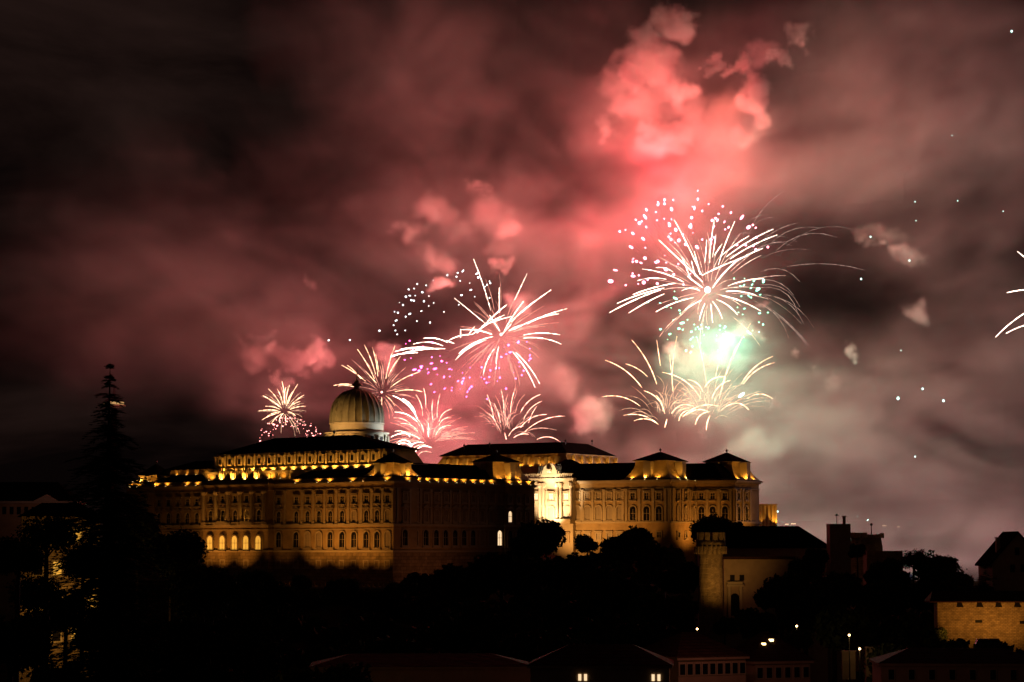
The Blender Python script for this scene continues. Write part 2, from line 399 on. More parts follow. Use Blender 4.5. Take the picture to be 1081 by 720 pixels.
# windows + floodlights on the short face
def face_b(px_, v, rows, gl={}):
    u = F1.solve(px_, v=v)
    for i, (py, kind) in enumerate(rows):
        g = gl.get(i, 'dim_glass' if i < 2 else 'glass'); window(pal, kind, g, u, v, z1(py), 0)
RB = [(527.5, 'square'), (549, 'arched'), (575, 'tall')]
for px_ in (427, 438): face_b(px_, -.8 if px_ < 436 else 0, RB)
for px_ in (449, 460, 470, 480, 489.5, 499, 508.5, 518, 527): face_b(px_, 0, RB, {2: 'lit_glass'} if px_ == 527 else ({2: 'dim_glass'} if px_ > 500 else {}))
for px_ in (538, 547, 556): face_b(px_, -.8, RB, {1: 'lit_glass'} if px_ == 538 else {})
for px_ in (419, 432.5, 443.5, 454.5, 465, 475, 484.8, 494.3, 504, 513.2, 522.6):
    v_ = -.8 if px_ < 436 else 0
    u = F1.solve(px_, v=v_); t = ZC - 3.4; b = MB(); b.box(u - .4, u + .4, v_ - .3, v_, ZS1 + .36, t); b.box(u - .6, u + .6, v_ - .42, v_, t - .7, t - .003); b.build('pilaster', M['trim'], pal)
for px_ in (430, 441, 451, 460.5, 470, 480, 489, 499, 508.5, 518.5, 537.5, 548, 558):
    v_ = -.8 if px_ < 436 or px_ > 533 else 0
    floodlight(pal, F1.solve(px_, v=v_), v_, ZC - 1.22, 0, -1, 260, 130, .8)
# corner pavilion roofs
def pavilion_roof(parent, F, x0, x1, y0, y1, zc, h1, h2, inset=2.6, lights=(), dark=None):
    """concave lit mansard then a dark pyramid on top"""
    b = MB(); n = 5
    for k in range(n):
        a, c = k / n, (k + 1) / n
        fa, fc = inset * (1 - (1 - a) ** 2), inset * (1 - (1 - c) ** 2)
        b.frus(x0 + fa, x1 - fa, y0 + fa, y1 - fa, zc + h1 * a, fc - fa, fc - fa, zc + h1 * c)
    b.build('mansard', M['stone'], parent)
    for (cx, cy, nx, ny) in (((x0 + x1) / 2, y0, 0, -1), (x0, (y0 + y1) / 2, -1, 0)):
        b = MB()
        if nx: b.box(cx - .1, cx + 2.6, cy - 1.3, cy + 1.3, zc + .3, zc + h1 - .1)
        else: b.box(cx - 1.3, cx + 1.3, cy - .1, cy + 2.6, zc + .3, zc + h1 - .1)
        b.build('dormer', M['trim'], parent)
    e = .7
    b = MB(); b.box(x0 + inset - e, x1 - inset + e, y0 + inset - e, y1 - inset + e, zc + h1, zc + h1 + .25); b.build('eave', M['trim'], parent)
    w2 = (x1 - x0) / 2 - inset + e; w3 = (y1 - y0) / 2 - inset + e
    b = MB(); b.frus(x0 + inset - e - .15, x1 - inset + e + .15, y0 + inset - e - .15, y1 - inset + e + .15, zc + h1 + .26, w2 * .96, w3 * .96, zc + h1 + .26 + h2); b.build('roof', M['roof'], parent)
    finial(parent, (x0 + x1) / 2, (y0 + y1) / 2, zc + h1 + h2 + .1, 1.6)
    for (x, y, nx, ny, e_) in lights: floodlight(parent, x, y, zc + .25, nx, ny, e_, 150, .5, tilt=.6)
pavilion_roof(pal, F1, 0, 12.5, 0, 12.5, ZC + .2, z1(489, 2, 2) - ZC - .2, 2.9,
              lights=[(-.1, 3, -1, 0, 300), (-.1, 8.5, -1, 0, 300), (3.2, -.1, 0, -1, 300), (6.2, -.1, 0, -1, 350), (9.6, -.1, 0, -1, 300)])
ub0 = F1.solve(521, v=0)
pavilion_roof(pal, F1, ub0, UB - .2, 0, 13, ZC + .2, z1(488.5, 52, 2) - ZC - .2, 2.6,
              lights=[(ub0 + 3, -.1, 0, -1, 350), (ub0 + 7, -.1, 0, -1, 350), (ub0 + 12, -.1, 0, -1, 300)])
pavilion_roof(pal, F1, -.3, 11, VA - 13, VA, ZC + .2, z1(503, 0, VA) - ZC - .2, 3.6,
              lights=[(-.4, VA - 10, -1, 0, 260), (-.4, VA - 6, -1, 0, 300), (-.4, VA - 2.5, -1, 0, 260)])
# left low roof with lit eave strip (x 170-222)
c0, c1 = F1.solve(224, u=7), F1.solve(172, u=7)
zl = z1(496, 7, 95)
b = MB(); b.box(6.5, 22, c0, c1, ZC, zl); b.build('attic', M['stone'], pal)
b = MB(); b.frus(5.9, 22.6, c0 - .5, c1 + .6, zl + .01, 8, 8, z1(486.5, 14, 95)); b.build('roof', M['roof'], pal)
for k in range(5): floodlight(pal, 6.5, c0 + (c1 - c0) * (k + .5) / 5, zl - 1.6, -1, 0, 40, 140, .4)

# terrace / retaining wall below
tw = empty('retaining_wall', (F1.o.x, F1.o.y, 0), F1.a, label='long dark terrace wall of rough stone below the palace front', cat='wall')
zt = F1.z(620, -12, -12)
b = MB(); b.mat(M['rustic']); b.box(-12, UB * .38, -12, VA + 10, 15, zt - .5); b.build('wall', None, tw)
b = MB(); b.box(-12.5, UB * .38 + .4, -12.5, VA + 10.5, zt - .5, zt); b.build('coping', M['trim'], tw)
b = MB()
for k in range(60): b.box(-11.9, -11.4, -11.5 + k * 2.1, -10.6 + k * 2.1, zt, zt + 1.1)
b.box(-12, -11.3, -12, VA + 8, zt + 1.1, zt + 1.4); b.build('balustrade', M['stone'], tw)

# floodlamps washing the long face (unseen lamps hung free at terrace level)
AW = (1.0, .39, .06)
def wash(u, v, z, tu, tv, tz, e, cone=80, col=AW):
    x, y = F1.world(u, v); X, Y_ = F1.world(tu, tv)
    lamp('SPOT', (x, y, z), e, col, None, .5, (X, Y_, tz), cone, .9, 'facade_wash')
for v, e in ((4, 3800), (12, 5600), (21, 7600), (30, 6400)): wash(-11, v, 49.6, 0, v - 1, 73, e * 1.5, 84)
for v, e in ((v_r - 6, 1500), (v_r + 9, 4300), (v_r + 19, 6000), (v_l - 4, 4200), (v_l + 16, 2600)): wash(-10, v, 50.2, -2, v + 1, 73, e * 1.2, 86)  # first, weak lamp is added to soften the dark patch beside the bay
wash(12, -22, 49, 12, 0, 66, 1700, 110, (1, .32, .12)); wash(40, -22, 49, 40, 0, 66, 1900, 110, (1, .32, .12))
wash(-18, 12, 43, -12, 16, 46, 1500, 100); wash(-3, -17, 43, -3, -12, 47, 900, 100, (1, .45, .15)); wash(-18, 48, 43, -12, 48, 46, 400, 100)

# ================================================================== dome
DC = at(376.5, 470, 800)
dome = empty('dome_hall', (DC.x, DC.y, 70), 0, label='tall green copper dome on a pale stone drum with a lantern and spire', cat='dome')
def zd(py): return zat(py, 800) - 70
b = MB(); b.box(-11, 11, -11, 11, 0, zd(474)); b.build('base', M['stone'], dome)
b = MB(); b.lathe([(10.2, zd(475)), (10.2, zd(459)), (10.9, zd(458.5)), (10.9, zd(457)), (9.2, zd(456.8)), (8.9, zd(455.5)), (8.9, zd(448.5)), (9.2, zd(448)), (9.2, zd(446.8))], 0, 0, 48); b.build('drum', M['trim'], dome)
for k in range(16):
    a = 2 * math.pi * (k + .5) / 16; c = MB(); c.box(-.55, .55, -.2, .0, zd(470), zd(461.5)); c.build('window', M['glass'], dome, loc=(10.22 * math.cos(a), 10.22 * math.sin(a), 0), rz=a + math.pi / 2)
    c = MB(); c.lathe([(.4, zd(474)), (.4, zd(460))], 0, 0, 8); a2 = a + math.pi / 16
    c.build('column', M['trim'], dome, True, (10.5 * math.cos(a2), 10.5 * math.sin(a2), 0))
prof = []
for t in np.linspace(0, 1, 16):
    a = t * math.pi / 2; prof.append((8.75 * math.cos(a) ** .92 * (1 + .03 * math.sin(math.pi * t)) + .75 * t, zd(446.6) + (zd(411) - zd(446.6)) * math.sin(a) ** .98))
b = MB(); b.lathe(prof, 0, 0, 144, .04, 24); b.build('dome_shell', M['copper'], dome, False)
b = MB(); b.lathe([(1.9, zd(412)), (2.0, zd(410.5)), (1.0, zd(410)), (1.0, zd(408)), (1.9, zd(407)), (1.7, zd(405.5)), (.9, zd(404)), (.8, zd(402)), (.3, zd(401)), (.12, zd(389))], 0, 0, 16); b.build('lantern', M['copper'], dome)
for (dx, dy, e, col, tz_) in ((-19, -16, 7500, (1, .56, .17), zd(430)), (-15, -18, 6000, (1, .6, .22), zd(425)), (-4, -21, 6500, (1, .52, .16), zd(426)), (20, -6, 15000, (.66, .84, 1), zd(448))):
    lamp('SPOT', (dx, dy, zd(470)), e, col, dome, .4, (0, 0, tz_), 62, .8, 'dome_floodlight')

# ================================================================== right-hand wing
F2 = Frame(708, 760, R(60)); Z2 = 58.0
def z2(py, u=0, v=0): return F2.z(py, u, v) - Z2
wing = empty('palace_wing', (F2.o.x, F2.o.y, Z2), F2.a, label='warm lit right-hand palace wing with two pavilion roofs and a rounded end', cat='palace')
v6 = F2.solve(660, u=0); v5 = F2.solve(600, u=2.5); u7 = F2.solve(735, v=0)
vq = F2.solve(776, u=u7); u8 = F2.solve(802, v=vq)
ZW = z2(505); ZWs = z2(551); ZWb = z2(585) - 8
b = MB().mat(M['stone']); b.box(0, u7, 0, v6, ZWb, ZW - 1.2); b.build('corner_pavilion', None, wing)
b = MB().mat(M['stone']); b.box(2.5, 24, v6 - .1, v5 + 6, ZWb, ZW - 1.21); b.box(u7, u8 - .1, vq, v6 - 1, ZWb, ZW - 1.22); b.build('wall', None, wing)
# rounded end
b = MB(); b.lathe([(7.2, ZWb), (7.2, ZW - 1.23)], u8 - 6.8, vq + 7.2, 32); b.build('corner_pavilion', M['stone'], wing, True)
def courses2(zs, name, m):
    b = MB()
    for a_, c_, o_ in zs:
        b.box(-o_, u7 + o_, -o_, v6 + o_, a_, c_); b.box(2.5 - o_, 24, v6 - .1, v5 + 6, a_ + .01, c_ + .01)
        b.box(u7 - .3, u8 - .1 + o_, vq - o_, v6 - 1, a_ + .02, c_ + .02)
    b.build(name, m, wing)
courses2([(ZW - 1.2, ZW - .7, .5), (ZW - .7, ZW - .3, 1.0)], 'cornice', M['trim'])
courses2([(ZWs - .3, ZWs + .3, .5)], 'string_course', M['trim']); courses2([(ZW - 3.1, ZW - 2.85, .2)], 'string_course', M['trim'])
courses2([(ZW - .29, ZW - .1, .7)], 'gutter', M['roof'])
b = MB(); b.frus(2.2, 24, v6 - 3, v5 + 6, ZW - .08, 8, 5, z2(489, 10, 30)); b.build('roof', M['roof'], wing)
b = MB(); b.frus(u7 - 8, u8 - .5, vq + .3, v6 - 1, ZW - .07, 6, 6, z2(489.5, 20, 0)); b.build('roof', M['roof'], wing)
def pane_f2(px_, u=None, v=None, rows=(), gl=None):
    if u is not None:
        vv = F2.solve(px_, u=u); x, y, rz = u, vv, -math.pi / 2
    else: x, y, rz = F2.solve(px_, v=v), v, 0
    for i, (py, kind) in enumerate(rows):
        g = (gl or {}).get(i, 'dim_glass'); window(wing, kind, g, x, y, z2(py, x, y), rz)
RW = [(526.5, 'square'), (548.5, 'tall'), (569, 'square')]
RW2 = [(526.5, 'square'), (549, 'tall'), (567, 'base')]
for px_ in (610, 620.5, 632, 643.5, 654.5): pane_f2(px_, u=2.5, rows=RW, gl={1: 'lit_glass' if px_ in (632, 643.5) and False else 'dim_glass'})
for px_ in (668.5, 683, 696): pane_f2(px_, u=0, rows=RW2, gl={0: 'glass', 1: 'glass', 2: 'glass'})
for px_ in (716, 724, 732): pane_f2(px_, v=0, rows=RW2, gl={0: 'glass', 1: 'dim_glass', 2: 'glass'})
for px_ in (741, 753, 766): pane_f2(px_, u=u7, rows=RW2, gl={0: 'glass', 1: 'glass', 2: 'glass'})
for px_ in (779.5, 788): pane_f2(px_, v=vq, rows=RW2, gl={0: 'glass', 1: 'glass', 2: 'glass'})
def pil_f2(px_, u=None, v=None, h=1):
    t = ZW - 3.1; b = MB()
    if u is not None:
        y = F2.solve(px_, u=u); b.box(u - .35, u, y - .42, y + .42, ZWs + .31, t); b.box(u - .5, u, y - .6, y + .6, t - .7, t - .003)
    else:
        x = F2.solve(px_, v=v); b.box(x - .42, x + .42, v - .35, v, ZWs + .31, t); b.box(x - .6, x + .6, v - .5, v, t - .7, t - .003)
    b.build('pilaster', M['trim'], wing)
for px_ in (605, 615, 626, 638, 649, 658): pil_f2(px_, u=2.5)
for px_ in (661.5, 675.5, 690, 703, 707): pil_f2(px_, u=0)
for px_ in (710, 720, 728, 734.5): pil_f2(px_, v=0)
for px_ in (747, 759.5, 772): pil_f2(px_, u=u7)
for px_ in (777, 784, 792): pil_f2(px_, v=vq)
# pavilion mansards
def fl2(px_, u=None, v=None):
    return (u, F2.solve(px_, u=u)) if u is not None else (F2.solve(px_, v=v), v)
L = [fl2(p, u=0) + (-1, 0, 340) for p in (668, 682, 695)] + [fl2(p, v=0) + (0, -1, 380) for p in (716, 723.5, 732)]
pavilion_roof(wing, F2, -.3, u7 + .3, -.3, v6 + .3, ZW, z2(487, 4, 6) - ZW, 2.9, 2.8, lights=L)
for (x, y, nx, ny, e) in L: floodlight(wing, x, y, ZW - .26, nx, ny, 70, 120, .75)
L2 = [fl2(p, v=vq) + (0, -1, 380) for p in (779.5, 787.5, 796)]
pavilion_roof(wing, F2, u7 + .8, u8 + .3, vq - .3, vq + 15, ZW, z2(487.5, 25, -20) - ZW, 3.0, 3.0, lights=L2)
# wall washes
def wash2(u, v, z, tu, tv, tz, e, cone=90, col=AW):
    x, y = F2.world(u, v); X, Y_ = F2.world(tu, tv)
    lamp('SPOT', (x, y, z), e, col, None, .5, (X, Y_, tz), cone, .9, 'facade_wash')
wash2(-12, v6 + 19, 60, 2.5, v6 + 17, 72, 15000, 118, (1, .47, .12)); wash2(-12, v6 + 6, 60, 2.5, v6 + 5, 72, 6200, 118, (1, .43, .09)); wash2(-12, 10, 60, 0, 13, 72, 3600, 105)
wash2(10, -11, 60, 11, 0, 72, 6500, 105, (1, .39, .06)); wash2(u7 - 11, vq + 8, 60, u7, vq + 8, 72, 3000, 112, (1, .39, .06)); wash2(u7 + 4, vq - 9, 60, u7 + 4, vq, 72, 5200, 105, (1, .42, .07))
# end annexe with buttress piers (x 802-820)
ax0 = at(803, 553, 800); ax1 = at(820, 553, 800)
ann = empty('annexe', (ax0.x, 800, 60), 0, label='low square annexe with gold lit piers at the end of the right wing', cat='building')
hA = zat(532, 800) - 60; wA = ax1.x - ax0.x
b = MB(); b.box(-3, wA, 0, 9, 0, hA - .3); b.build('wall', M['stone'], ann)
for k in range(5): b = MB(); b.box(wA * (k / 4.4), wA * (k / 4.4) + .55, -.4, 0, 0, hA - .5); b.build('pier', M['trim'], ann)
b = MB(); b.box(-3, wA + .3, -.6, 9.3, hA - .3, hA); b.build('cornice', M['trim'], ann)
lamp('SPOT', (wA + .2, -2.6, 7.5), 1400, AMBER, ann, .2, (wA - .5, 0, 12), 70, .6, 'floodlight'); lamp('SPOT', (.2, -2.2, 7.5), 260, AMBER, ann, .2, (.2, 0, 12), 50, .6, 'floodlight')

# ================================================================== bright portal between the two
pv0 = F2.solve(605, u=.5); pv1 = F2.solve(560, u=.5); PY = F2.world(.5, pv0)[1]
por = empty('palace_portal', (F2.o.x, F2.o.y, Z2), F2.a, label='brilliantly floodlit white baroque portal front with three bays, statues and a raised gable', cat='portal')
ZP = z2(505, .5, pv0 + 8)
b = MB(); b.box(.5, 12, pv0, pv1 + 12, ZWb, ZP); b.build('wall', M['trim'], por)
b = MB(); b.box(-.4, 1, pv0 - .5, pv1 + 12, ZP - 1.0, ZP - .4); b.box(-.1, 1, pv0 - .3, pv1 + 12, ZP - 1.6, ZP - 1.003); b.box(-.9, 1, pv0 - .9, pv1 + 12, ZP - .4, ZP); b.build('cornice', M['trim'], por)
b = MB(); 
for k in range(26): b.box(-.5, -.1, pv0 + k * .7, pv0 + k * .7 + .35, ZP, ZP + 1.2)
b.box(-.6, 0, pv0 - .4, pv1 + 12, ZP + 1.2, ZP + 1.5); b.build('balustrade', M['trim'], por)
vg = F2.solve(582, u=.5)
b = MB(); n = 14; pts = [(-3.4, 0), (3.4, 0), (3.4, 1.8), (2.6, 2.2)] + [(2.3 * math.cos(math.pi * k / n), 2.4 + 2.0 * math.sin(math.pi * k / n)) for k in range(n + 1)] + [(-2.6, 2.2), (-3.4, 1.8)]
k_ = len(pts); b.add([(-.6, vg + x, ZP + .4 + z) for x, z in pts] + [(.6, vg + x, ZP + .4 + z) for x, z in pts], [tuple(range(k_)), tuple(range(k_, 2 * k_))[::-1]] + [(i, (i + 1) % k_, k_ + (i + 1) % k_, k_ + i) for i in range(k_)])
b.ball((-.9, vg, ZP + 2.6), 1.0); b.build('gable', M['trim'], por)
for px_ in (570.5, 573, 590, 592.5):
    v = F2.solve(px_, u=.3); b = MB(); b.lathe([(.5, ZP + 1.5), (.5, ZP + 2.3), (.3, ZP + 2.5), (.45, ZP + 3.3), (.5, ZP + 3.9), (.15, ZP + 4.2), (.28, ZP + 4.5), (.1, ZP + 4.8)], -.2, v, 8); b.build('statue', M['iron'], por)
for px_ in (566, 582, 598):
    v = F2.solve(px_, u=.5)
    window(por, 'square', 'lit_glass', .5, v, z2(527, .5, v), -math.pi / 2); window(por, 'tall', 'dim_glass', .5, v, z2(549, .5, v), -math.pi / 2)
    window(por, 'square', 'dim_glass', .5, v, z2(570, .5, v), -math.pi / 2)
for px_ in (562, 571, 575, 589, 593, 603.5):
    v = F2.solve(px_, u=.5); b = MB(); b.lathe([(.8, z2(551, 0, v)), (.8, z2(548, 0, v)), (.55, z2(547, 0, v)), (.48, z2(515, 0, v)), (.8, z2(513, 0, v)), (.8, ZP - 1.61)], -.2, v, 10); b.build('column', M['trim'], por)
v = F2.solve(597, u=.5); b = MB(); b.box(-1.8, .5, v - 3, v + 3, z2(553, 0, v), z2(551, 0, v)); b.box(-1.8, -1.5, v - 3, v + 3, z2(551, 0, v), z2(548, 0, v)); b.build('balcony', M['trim'], por)
x_, y_ = F2.world(-11, vg - 2); X_, Y__ = F2.world(.5, vg - 1)
lamp('SPOT', (x_, y_, 66), 62000, (1, .72, .42), None, .5, (X_, Y__, 77), 75, .8, 'portal_floodlight')
x_, y_ = F2.world(-6, vg - 2)
lamp('SPOT', (x_, y_, 79), 9000, (1, .8, .5), None, .3, (X_, Y__, 85), 80, .8, 'portal_floodlight')

# ================================================================== far mansard block
F3 = Frame(600, 840, R(58)); Z3 = 60
def z3(py, u=0, v=0): return F3.z(py, u, v) - Z3
far = empty('palace_block', (F3.o.x, F3.o.y, Z3), F3.a, label='long palace block behind with black hipped roof and lit sloping attic storey', cat='palace')
fu = F3.solve(656, v=0); fv = F3.solve(458, u=0)
b = MB(); b.box(0, fu, 0, fv, 0, z3(492)); b.build('wall', M['stone'], far)
zf0, zf1 = z3(492), z3(479)
b = MB(); b.frus(0, fu, 0, fv, zf0, 2.2, 2.2, zf1); b.build('mansard_storey', M['stone'], far)
b = MB(); b.box(1.4, fu - 1.4, 1.4, fv - 1.4, zf1, zf1 + .3); b.build('mansard_eave', M['trim'], far)
b = MB(); b.frus(1.1, fu - 1.1, 1.1, fv - 1.1, zf1 + .31, 8, 7.5, z3(467.5, 10, 20)); b.build('roof', M['roof'], far)
for k in range(12):
    v = 2.5 + (fv - 5) * (k + .5) / 12; b = MB(); b.box(-.1, 2, v - .9, v + .9, zf0 + .6, zf1 - .8); b.build('dormer', M['trim'], far)
    floodlight(far, -.2, v + 2, zf0 + .1, -1, 0, 260, 140, .4, tilt=.5)
for k in range(6):
    u = fu * (k + .6) / 6.2; floodlight(far, u, -.2, zf0 + .1, 0, -1, 420, 100, .4, tilt=.6)
    b = MB(); b.box(u + 1.3, u + 1.8, .2, 1.5, zf0, zf1 - .2); b.build('bracket', M['trim'], far)
for px_, py_ in ((490, 473), (517, 471.5), (597, 468), (625, 468.5)): 
    p = at(px_, py_, 850); q = F3.a; dx, dy = p.x - F3.o.x, p.y - F3.o.y
    finial(far, dx * math.cos(q) + dy * math.sin(q), -dx * math.sin(q) + dy * math.cos(q), p.z - Z3, 1.7)
# small dark pyramid roofs in front of it
for px_, py_, hw, Y, lb in ((600, 485, 7.5, 812, 'dark pyramid roofed pavilion behind the bright portal'),):
    p = at(px_, py_, Y); e = empty('roof_pavilion', (p.x, Y, 60), R(30), label=lb, cat='pavilion')
    hh = p.z - 60; b = MB(); b.box(-hw, hw, -hw, hw, 0, hh - 4.5); b.build('wall', M['stone'], e)
    b = MB(); b.frus(-hw - .4, hw + .4, -hw - .4, hw + .4, hh - 4.5, hw * .95, hw * .95, hh); b.build('roof', M['roof'], e)


# ================================================================== bastions and buildings right of the palace
def P3(px, py, Y): return at(px, py, Y)
def slab(name, px0, px1, ytop, Y, depth, m, label, cat, zb=15, roofm=None, roofh=0, rz=0.0, ytop2=None):
    a, c = at(px0, ytop, Y), at(px1, ytop, Y); e = empty(name, (a.x, Y, zb), rz, label=label, cat=cat); wd = (c.x - a.x) / max(.3, math.cos(rz)); h = a.z - zb
    b = MB(); b.box(0, wd, 0, depth, 0, h - (roofh if roofm else 0)); b.build('wall', m, e)
    if roofm and roofh:
        b = MB(); b.frus(-.4, wd + .4, -.4, depth + .4, h - roofh, min(wd, depth) * .45 * (1 if depth < wd else .2), depth * .49, h); b.build('roof', roofm, e)
    return e, wd, h
# round battlemented tower
TY = 520; tc_ = at(751.5, 600, TY); tr = at(765, 600, TY).x - tc_.x
tw2 = empty('round_tower', (tc_.x, TY + tr, 15), 0, label='round rubble stone tower with battlements, dimly lit from below, beside the gate', cat='tower')
zt_ = lambda py: zat(py, TY) - 15
b = MB(); b.lathe([(tr * 1.0, 0), (tr * .96, zt_(640)), (tr * .93, zt_(590)), (tr * .95, zt_(585)), (tr * 1.16, zt_(578)), (tr * 1.16, zt_(570)), (tr * .8, zt_(569.9))], 0, 0, 40); b.build('wall', M['tower'], tw2, True)
for k in range(12):
    a = 2 * math.pi * (k + .12) / 12; pts = []
    b = MB(); 
    for (r0, r1, h0, h1) in ((tr * .86, tr * 1.16, zt_(570), zt_(562)),):
        vs = []
        for rr in (r0, r1):
            for zz in (h0 - .1, h1):
                for da in (0, .17, .34): vs.append((rr * math.cos(a + da), rr * math.sin(a + da), zz))
        b.add(vs, [(0, 1, 4, 3), (1, 2, 5, 4), (6, 9, 10, 7), (7, 10, 11, 8), (3, 4, 10, 9), (4, 5, 11, 10), (0, 3, 9, 6), (2, 8, 11, 5), (0, 6, 7, 1), (1, 7, 8, 2)])
    b.build('merlon', M['tower'], tw2)
for k in range(22):
    a = 2 * math.pi * k / 22; b = MB(); b.box(-.28, .28, -.5, 0, zt_(585), zt_(577)); b.build('corbel', M['tower'], tw2, loc=(tr * 1.1 * math.cos(a), tr * 1.1 * math.sin(a), 0), rz=a + math.pi / 2)
lamp('SPOT', (tc_.x + 1, TY - 13, zat(640, TY)), 4200, (1, .50, .10), None, .5, (tc_.x + 1.5, TY, zat(592, TY)), 80, 1, 'tower_wash')
# gate wall
GY = 526
ga, wd, h = slab('gate_wall', 764, 838, 588, GY, 8, M['plaster'], 'plastered gate wall with arched doorway and two small windows', 'wall', 15)
g_ = lambda px_: at(px_, 600, GY).x - ga.location.x
gz = lambda py: zat(py, GY) - 15
b = MB(); b.box(-.2, wd + .3, -.5, .0, h - .5, h + .1); b.build('cornice', M['tile'], ga)
n = 10
def arch(x, z0, wd_, h_, y=-.05, m='glass', name='doorway'):
    b = MB(); pts = [(x - wd_, z0), (x + wd_, z0)] + [(x + wd_ * math.cos(math.pi * k / n), z0 + h_ + wd_ * math.sin(math.pi * k / n)) for k in range(n + 1)]
    k_ = len(pts); b.add([(px_, y, z) for px_, z in pts] + [(px_, y + .04, z) for px_, z in pts], [tuple(range(k_)), tuple(range(k_, 2 * k_))[::-1]] + [(i, (i + 1) % k_, k_ + (i + 1) % k_, k_ + i) for i in range(k_)])
    return b.build(name, M[m], ga)
b = MB(); x0, x1 = g_(768), g_(783); b.box(x0, x0 + .6, -.9, 0, gz(660), gz(619)); b.box(x1 - .6, x1, -.9, 0, gz(660), gz(619)); b.box(x0 - .3, x1 + .3, -1.1, 0, gz(619), gz(617)); b.box(x0 - .1, x1 + .1, -.9, 0, gz(616.9), gz(614)); b.build('portal_frame', M['trim'], ga)
arch(g_(775.5), gz(650), .95, gz(631) - gz(650), -.08, 'roof')
for px_ in (773, 783): b = MB(); b.box(g_(px_) - .5, g_(px_) + .5, -.12, -.05, gz(613), gz(607)); b.build('window', M['glass'], ga)
lamp('SPOT', (at(785, 600, GY).x, GY - 14, zat(640, GY)), 340, (1, .38, .18), None, .5, (at(780, 600, GY).x, GY, zat(605, GY)), 85, 1, 'gate_wash')
# dark pitched roof building behind the gate wall
e, wd_, h_ = slab('long_roofed_building', 742, 878, 555, 560, 16, M['plaster'], 'long low building with a dark tiled roof behind the battlemented tower', 'building', 20, M['roof'], 5.2)
for k in range(4):
    b = MB(); b.box(8 + k * 6.3, 9.2 + k * 6.3, -.08, -.02, 18, 19.6); b.build('window', M['glass'], e)
e, wd_, h_ = slab('chimney_block', 876, 898, 553, 540, 6, M['plaster'], 'square dark tower block with chimney and aerial against the smoke', 'building', 20)
b = MB(); b.box(3.1, 3.7, 1, 1.8, h_, h_ + 1.6); b.box(2.95, 3.85, .9, 1.9, h_ + 1.6, h_ + 1.8); b.build('chimney', M['tower'], e)
b = MB(); b.tube([(1.7, 1, h_ - .2), (1.7, 1, h_ + 2.1)], .07); b.box(1.2, 2.2, .95, 1.05, h_ + 1.8, h_ + 1.9); b.ball((1.7, 1, h_ + 2.0), .28); b.build('aerial', M['iron'], e)
# round bastion with mast
BY = 580; p = at(917, 582, BY); br_ = at(934, 582, BY).x - p.x
rb = empty('round_bastion', (p.x, BY + br_, 20), 0, label='broad round stone bastion with broken battlements and a thin mast on top', cat='bastion')
zb_ = lambda py: zat(py, BY) - 20
b = MB(); b.lathe([(br_ * 1.06, 0), (br_ * 1.02, zb_(578)), (br_ * .92, zb_(567)), (br_ * .7, zb_(566.9))], 0, 0, 40); b.build('wall', M['tower'], rb, True)
for k in range(14):
    a = 2 * math.pi * k / 14; hh = random.uniform(.4, 1.2); b = MB(); b.box(-.55, .55, -.8, 0, zb_(567) - .2, zb_(567) + hh); b.build('merlon', M['tower'], rb, loc=(br_ * .9 * math.cos(a), br_ * .9 * math.sin(a), 0), rz=a + math.pi / 2)
b = MB(); b.tube([(1, -2, zb_(568)), (1, -2, zb_(554))], [.16, .08]); b.ball((1, -2, zb_(553.6)), .34); b.build('mast', M['iron'], rb)
lamp('SPOT', (p.x + 5, BY - 16, zat(600, BY)), 800, (1, .62, .38), None, .6, (p.x + 4, BY, zat(575, BY)), 80, 1, 'bastion_wash')
slab('bastion_wall', 915, 953, 581.5, 560, 6, M['tower'], 'plain dark stone wall stepping down right of the round bastion', 'wall', 20)
# pale market umbrella on the terrace
p = at(961.5, 606, 520); um = empty('garden_umbrella', (p.x, 520, 30), 0, label='small pale garden umbrella below the dark trees', cat='umbrella')
M['canvas'] = material('pale_canvas', (.75, .78, .9), .8, .1, 1)
b = MB(); b.lathe([(1.6, p.z - 31.1), (.9, p.z - 30.5), (.05, p.z - 30)], 0, 0, 10); b.build('canopy', M['canvas'], um)
b = MB(); b.tube([(0, 0, -2), (0, 0, p.z - 30.4)], .06); b.build('pole', M['iron'], um)
lamp('POINT', (p.x, 518.5, p.z + 1.5), 6, (.6, .65, 1), None, .2, name='terrace_lamp')
# roofed rampart wall at the right edge
RY = 420
ra = at(990, 668, RY); rm = empty('rampart_wall', (ra.x, RY, 15), 0, label='amber lit rubble rampart wall with dark tiled roof and notched openings', cat='wall')
rz_ = lambda py: zat(py, RY) - 15; rx = lambda px_: at(px_, 650, RY).x - ra.x
b = MB(); b.box(0, rx(1120), 0, 3.5, 0, rz_(634)); b.build('wall', M['tower'], rm)
b = MB(); x0, x1 = -1.5, rx(1120); z0_, z1_ = rz_(634.5), rz_(624)
b.add([(x0, -1.0, z0_), (x1, -1.0, z0_), (x1, 4.6, z0_), (x0, 4.6, z0_), (x0 + 1, 2, z1_), (x1, 2, z1_), (x0, -1, z0_ - .25), (x1, -1, z0_ - .25), (x1, 4.6, z0_ - .25), (x0, 4.6, z0_ - .25)],
      [(0, 1, 5, 4), (1, 2, 5), (2, 3, 4, 5), (3, 0, 4), (6, 7, 1, 0), (7, 8, 2, 1), (8, 9, 3, 2), (9, 6, 0, 3), (6, 9, 8, 7)]); b.build('roof', M['tile'], rm)
